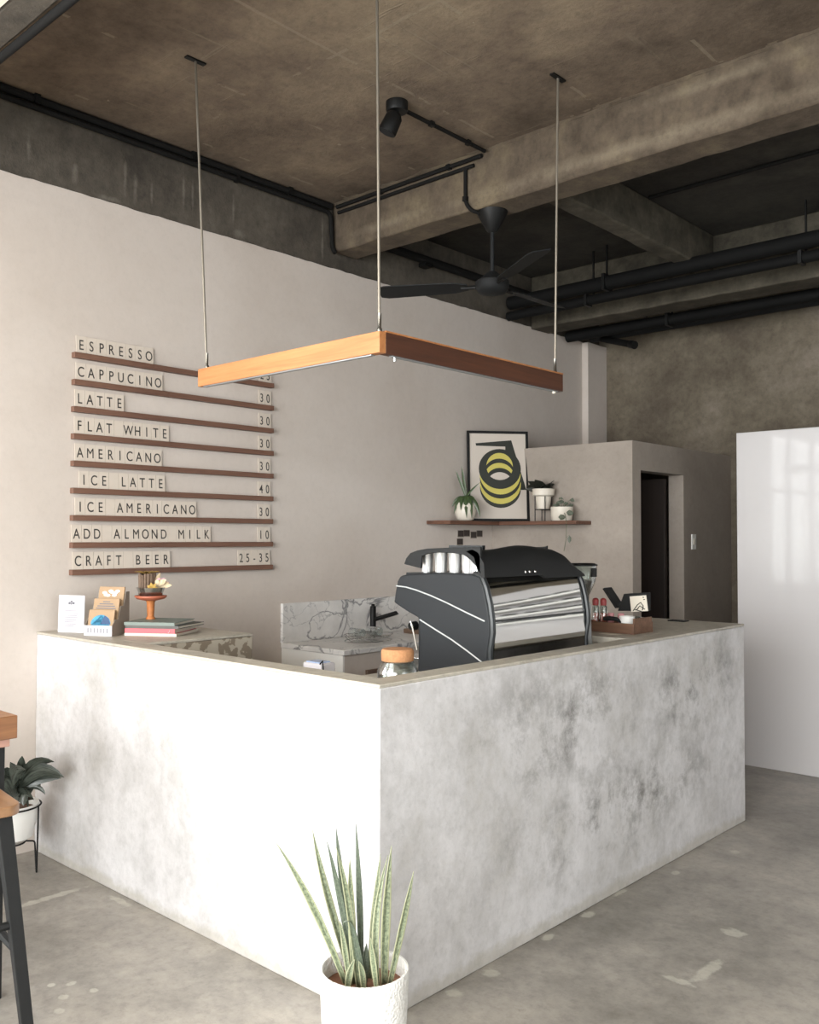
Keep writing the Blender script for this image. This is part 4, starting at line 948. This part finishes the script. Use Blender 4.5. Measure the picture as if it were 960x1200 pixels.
t_ = MB(); c_ = qf(.88, -.001, zz+.022); t_.tube([c_+Vector((.004*math.cos(k*PI/6), .004*math.sin(k*PI/6)*.5, .006*math.sin(k*PI/6))) for k in range(13)], .0008, 5, cap=False); build('spine_mark', t_, 'paper', parent=o)
book(e1+Vector((0, .004, 0)), e2+Vector((.002, .01, 0)), .24, zz+.0342, zz+.048, 'bookdark', 'dark grey book, third from the bottom of the stack', .03)
book(e1+Vector((-.004, .0, 0)), e2+Vector((-.01, -.004, 0)), .24, zz+.0482, zz+.063, 'bookgrey', 'grey-green book on top of the stack', .0)
# pedestal with dried flowers
q = hit(176.5, 726, 1, 2.41); pxx, pyy = q.x, q.y; zt = zz+.0632
cs_ = thing('cake_stand', (pxx, pyy, zt), 'terracotta pedestal dish standing on the books', 'pedestal dish')
build('stem', MB().lathe((pxx, pyy, zt), [(.022, 0), (.022, .006), (.016, .014), (.018, .045), (.019, .08), (.024, .09)], 20), 'terra2', parent=cs_)
build('plate', MB().lathe((pxx, pyy, zt+.09), [(.03, 0), (.065, .008), (.076, .018), (.076, .024), (.07, .024), (.06, .015), (0, .012)], 32), 'terracotta', parent=cs_)
bz = zt+.103
bo = single('metal_bowl', MB().lathe((pxx, pyy, bz), [(.03, 0), (.05, .006), (.062, .035), (.068, .05), (.063, .05), (.057, .035), (.045, .012), (0, .01)], 32), 'steel', (pxx, pyy, bz), 'shiny steel bowl on the terracotta pedestal dish', 'bowl')
fl_ = thing('dried_bouquet', (pxx, pyy, bz+.012), 'dried flowers and bark bundle in the steel bowl', 'dried flowers')
bk2 = MB(); rr = random.Random(5)
c = Vector((pxx, pyy, bz+.015))
c2 = c-R*.018
for k in range(16):
    a = k*PI/8; bk2.tube([c2+Vector((.034*math.cos(a), .034*math.sin(a), 0)), c2+Vector((.036*math.cos(a), .036*math.sin(a), .10+rr.uniform(-.01, .012)))], .0075, 6)
bk2.lathe(c2, [(.03, 0), (.03, .09)], 14)
build('bark_bundle', bk2, 'twine', parent=fl_)
for k in range(9):
    a = k*2*PI/9; s0 = c2+Vector((.03*math.cos(a), .03*math.sin(a), .10)); s1 = s0+Vector((.03*math.cos(a), .03*math.sin(a), .012))
    build('petal', MB().leaf(bez(s0-Vector((.03*math.cos(a), .03*math.sin(a), 0)), s0+Vector((0, 0, .018)), s1, 4), [.006, .018, .02, .015, .003], Vector((-math.sin(a), math.cos(a), 0))), 'ochre', parent=fl_)
for k in range(12):
    t = k/11; tip = c+R*(.025+.07*t+rr.uniform(-.012, .012))+Vector((0, 0, .10-.05*t+rr.uniform(-.015, .015)))-F*rr.uniform(-.02, .03)
    s0 = c+R*(.02+.01*t)+Vector((0, 0, .03))-F*.01
    ps = bez(s0, s0.lerp(tip, .5)+Vector((0, 0, .01)), tip, 5)
    build('petal', MB().leaf(ps, [.002, .004, .010, .012, .009, .002], U-R*t), ('petal', 'petal', 'petalpink', 'petal')[k % 4], parent=fl_)
for k in range(7):
    a = k*2*PI/7; s0 = c+R*.018+Vector((0, 0, .035))-F*.04; tip = s0+(R*math.cos(a)+U*math.sin(a))*.026
    build('petal', MB().leaf([s0, s0.lerp(tip, .5)-F*.006, tip], [.004, .01, .002], R*math.sin(a)-U*math.cos(a)), 'ochre', parent=fl_)

# ------------------------------------------------------------------ snake plant by the counter corner
pcx, pcy, pr_ = 2.574, 1.745, .120; RZ = .36
sn = thing('snake_plant', (pcx, pcy, 0), 'snake plant in a white textured pot at the counter corner', 'potted plant')
build('pot', MB().lathe((pcx, pcy, 0), [(.085, 0), (.092, .006), (.104, .10), (.114, .22), (.119, .33), (.120, RZ-.004), (.118, RZ), (.113, RZ), (.111, RZ-.006), (.109, .30), (0, .29)], 64), 'whitetex', parent=sn, smooth=60)
build('soil', MB().lathe((pcx, pcy, .28), [(.1085, 0), (.1085, .03), (.06, .036), (0, .034)], 40), 'soilbrown', parent=sn)
dep = (Vector((pcx, pcy, RZ))-CAMP).dot(F)
SN = [ # tip, mid, base (picture), half width m, depth offset tip/base, dark
 ((323, 987), (366, 1060), (406, 1140), .0095, -.02, .0, 0), ((366, 971), (384, 1050), (414, 1150), .0100, .05, .02, 0), ((383, 986), (400, 1055), (417, 1140), .0095, .0, .02, 1),
 ((394, 970), (402, 1040), (418, 1130), .0085, .06, .04, 1), ((394, 993), (408, 1060), (420, 1150), .0085, -.03, -.02, 0), ((417, 964), (422, 1050), (424, 1130), .0095, .07, .04, 1), ((410, 1005), (412, 1070), (416, 1140), .0100, .0, 0, 0),
 ((459, 991), (452, 1070), (450, 1150), .0130, .0, .0, 0), ((446, 1001), (440, 1070), (434, 1135), .0105, .05, .03, 0), ((455, 1002), (441, 1080), (443, 1150), .0095, .02, -.02, 0),
 ((485, 1021), (472, 1080), (456, 1150), .0100, .0, .0, 0), ((402, 1083), (414, 1090), (428, 1150), .0100, -.03, -.02, 1), ((416, 1124), (410, 1140), (407, 1168), .0090, -.04, -.035, 0),
 ((420, 1126), (424, 1140), (426, 1168), .0085, -.04, -.035, 0), ((434, 1098), (438, 1125), (442, 1165), .0085, -.03, -.03, 0), ((398, 1078), (404, 1110), (410, 1160), .0075, .0, -.01, 0), ((430, 1105), (427, 1130), (425, 1155), .012, -.0, -.01, 1)]
for k, (tp, md, bs, w_, d1, d0, dk) in enumerate(SN):
    b0 = pxoff(bs[0], bs[1], d0); b0.z = .312
    bx_, by_ = b0.x-pcx, b0.y-pcy; rr_ = math.hypot(bx_, by_)
    if rr_ > .082: b0.x = pcx+bx_*.082/rr_; b0.y = pcy+by_*.082/rr_
    t0 = pxoff(tp[0], tp[1], d1); m0 = pxoff(md[0], md[1], (d0+d1)/2); m0 = m0*2-(b0+t0)/2*1.0 if False else m0
    ctrl = m0*2-(b0+t0)*.5
    ps = bez(b0, ctrl, t0, 14)
    wp = [w_*(.75+.35*math.sin(min(1, i/14*1.6)*PI/2))*(1 if i < 6 else max(.03, 1-((i-6)/8)**1.5)) for i in range(15)]
    sdv = (R*math.cos(.5*math.sin(k*2.1))+F*math.sin(.5*math.sin(k*2.1)))
    build('leaf', MB().leaf(ps, wp, sdv, 4, .45), 'snakedark' if dk else 'snake', parent=sn, solid=.0015)

# ------------------------------------------------------------------ plant on hairpin stand in the far left corner
hx, hy, hr = .215, 1.84, .125; HZ = .30
hs = thing('hairpin_plant', (hx, hy, 0), 'dark broad-leaved plant in a white pot on a wire stand', 'potted plant')
build('ring', MB().tube([(hx+hr*math.cos(k*PI/18), hy+hr*math.sin(k*PI/18), HZ) for k in range(37)], .004, 8, cap=False), 'blackmetal', parent=hs)
for a in (40, 160, 280):
    a1, a2 = math.radians(a), math.radians(a+26)
    build('leg', MB().tube(bendpipe([(hx+hr*math.cos(a1), hy+hr*math.sin(a1), HZ), (hx+.12*math.cos(a1), hy+.12*math.sin(a1), .004), (hx+.11*math.cos((a1+a2)/2), hy+.11*math.sin((a1+a2)/2), .004), (hx+.1*math.cos(a2), hy+.1*math.sin(a2), .13), (hx+.06*math.cos(a2), hy+.06*math.sin(a2), .135)], .012), .004, 8), 'blackmetal', parent=hs)
build('cradle', MB().tube([(hx+.06*math.cos(k*PI/12), hy+.06*math.sin(k*PI/12), .135) for k in range(25)], .004, 8, cap=False), 'blackmetal', parent=hs)
build('pot', MB().lathe((hx, hy, .14), [(.06, 0), (.09, .02), (.113, .11), (.117, .17), (.112, .17), (.105, .11), (0, .10)], 36), 'white', parent=hs)
build('soil', MB().lathe((hx, hy, .26), [(.106, 0), (.106, .02), (0, .025)], 24), 'soil', parent=hs)
dep = (Vector((hx, hy, .35))-CAMP).dot(F)
HL = [((22, 925), (40, 888), (75, 911), .026), ((22, 925), (44, 905), (72, 912), .022), ((22, 925), (24, 900), (26, 886), .018), ((20, 925), (38, 885), (64, 893), .024), ((20, 930), (38, 905), (47, 925), .032),
      ((18, 925), (20, 905), (12, 893), .028), ((18, 930), (8, 905), (2, 915), .03), ((20, 930), (30, 915), (36, 930), .034), ((20, 930), (22, 915), (16, 935), .034), ((22, 925), (45, 915), (53, 931), .010),
      ((20, 925), (30, 930), (33, 947), .012), ((15, 925), (15, 900), (30, 902), .03), ((15, 930), (0, 920), (4, 935), .03), ((20, 928), (32, 898), (45, 902), .028), ((16, 940), (30, 925), (40, 938), .03), ((10, 935), (14, 920), (8, 945), .03), ((16, 935), (26, 922), (28, 944), .028), ((12, 930), (5, 900), (0, 905), .03)]
for k, (b_, m_, t_, w_) in enumerate(HL):
    off = (.03*math.sin(k*1.9), -.05*math.cos(k*2.3)-.02)
    ps = bez(pxoff(b_[0], b_[1], 0), pxoff(m_[0], m_[1], off[1]*.5), pxoff(t_[0], t_[1], off[1]), 8)
    wp = [.003]+[w_*math.sin((.12+.88*i/8)*PI)**.7 if i < 8 else .001 for i in range(1, 9)]
    ld = (ps[-1]-ps[0]).normalized(); sdv = ld.cross(F).normalized()+F*.5*math.sin(k*1.7)
    build('leaf', MB().leaf(ps, [x*1.25 for x in wp], sdv, 4, .22), 'darkleaf', parent=hs)

# ------------------------------------------------------------------ bar table and stool at the left edge
tz = .925; tc = hit(21, 838, 2, tz)
tb = thing('bar_table', (tc.x-.4, tc.y-.6, 0), 'thick-topped wooden bar table with dark legs at the left edge', 'table')
build('tabletop', MB().box((tc.x-.8, tc.y-1.3, tz-.075), (tc.x, tc.y, tz)), 'tablewood', parent=tb, bev=.003)
build('apron', MB().box((tc.x-.78, tc.y-1.28, tz-.103), (tc.x-.022, tc.y-.015, tz-.075)), 'pinkwood', parent=tb, bev=.002)
for sx in (0, 1):
    for sy in (0, 1):
        x = tc.x-.055-.06*0-(.64 if sx else 0); y = tc.y-.03-(1.1 if sy else 0)
        build('leg', MB().box((x-.05, y-.05, 0), (x+.01, y+.01, tz-.103)), 'blackmatt', parent=tb, bev=.003)
sc_ = hit(29, 941, 2, .72); ang = math.radians(-7)
cx_, cy_ = sc_.x-.19, sc_.y-.165
st = thing('bar_stool', (cx_, cy_, 0), 'wooden-seated bar stool with black metal legs at the left edge', 'stool')
def RZm(x, y, z): return Vector((cx_+x*math.cos(ang)-y*math.sin(ang), cy_+x*math.sin(ang)+y*math.cos(ang), z))
P = []; hs_ = .18; cr_ = .045
for (qx, qy, a0) in ((1, 1, 0), (-1, 1, 90), (-1, -1, 180), (1, -1, 270)):
    for k in range(7):
        a = math.radians(a0+k*15); P.append(RZm(qx*(hs_-cr_)+cr_*math.cos(a), qy*(hs_-cr_)+cr_*math.sin(a), .69))
build('seat', MB().prism(P, (0, 0, .03)), 'seatwood', parent=st, bev=.004)
for sx in (-1, 1):
    for sy in (-1, 1):
        a, b_ = RZm(sx*.135, sy*.135, .69), RZm(sx*.20, sy*.20, 0)
        ex, ey = (RZm(1, 0, 0)-RZm(0, 0, 0)).normalized(), (RZm(0, 1, 0)-RZm(0, 0, 0)).normalized()
        vs = [c+ex*i*w2+ey*j*w2 for c, w2 in ((a, .021), (b_, .016)) for i, j in ((-1, -1), (1, -1), (1, 1), (-1, 1))]
        build('leg', MB().add(vs, [(0, 1, 2, 3), (7, 6, 5, 4), (0, 4, 5, 1), (1, 5, 6, 2), (2, 6, 7, 3), (3, 7, 4, 0)]), 'blackmatt', parent=st, bev=.002)
for s_ in (-1, 1):
    k_ = .165
    build('stretcher', MB().tube([RZm(s_*k_, -k_, .37), RZm(s_*k_, k_, .37)], .013, 8), 'blackmatt', parent=st)
    build('stretcher', MB().tube([RZm(-k_, s_*k_, .30), RZm(k_, s_*k_, .30)], .013, 8), 'blackmatt', parent=st)
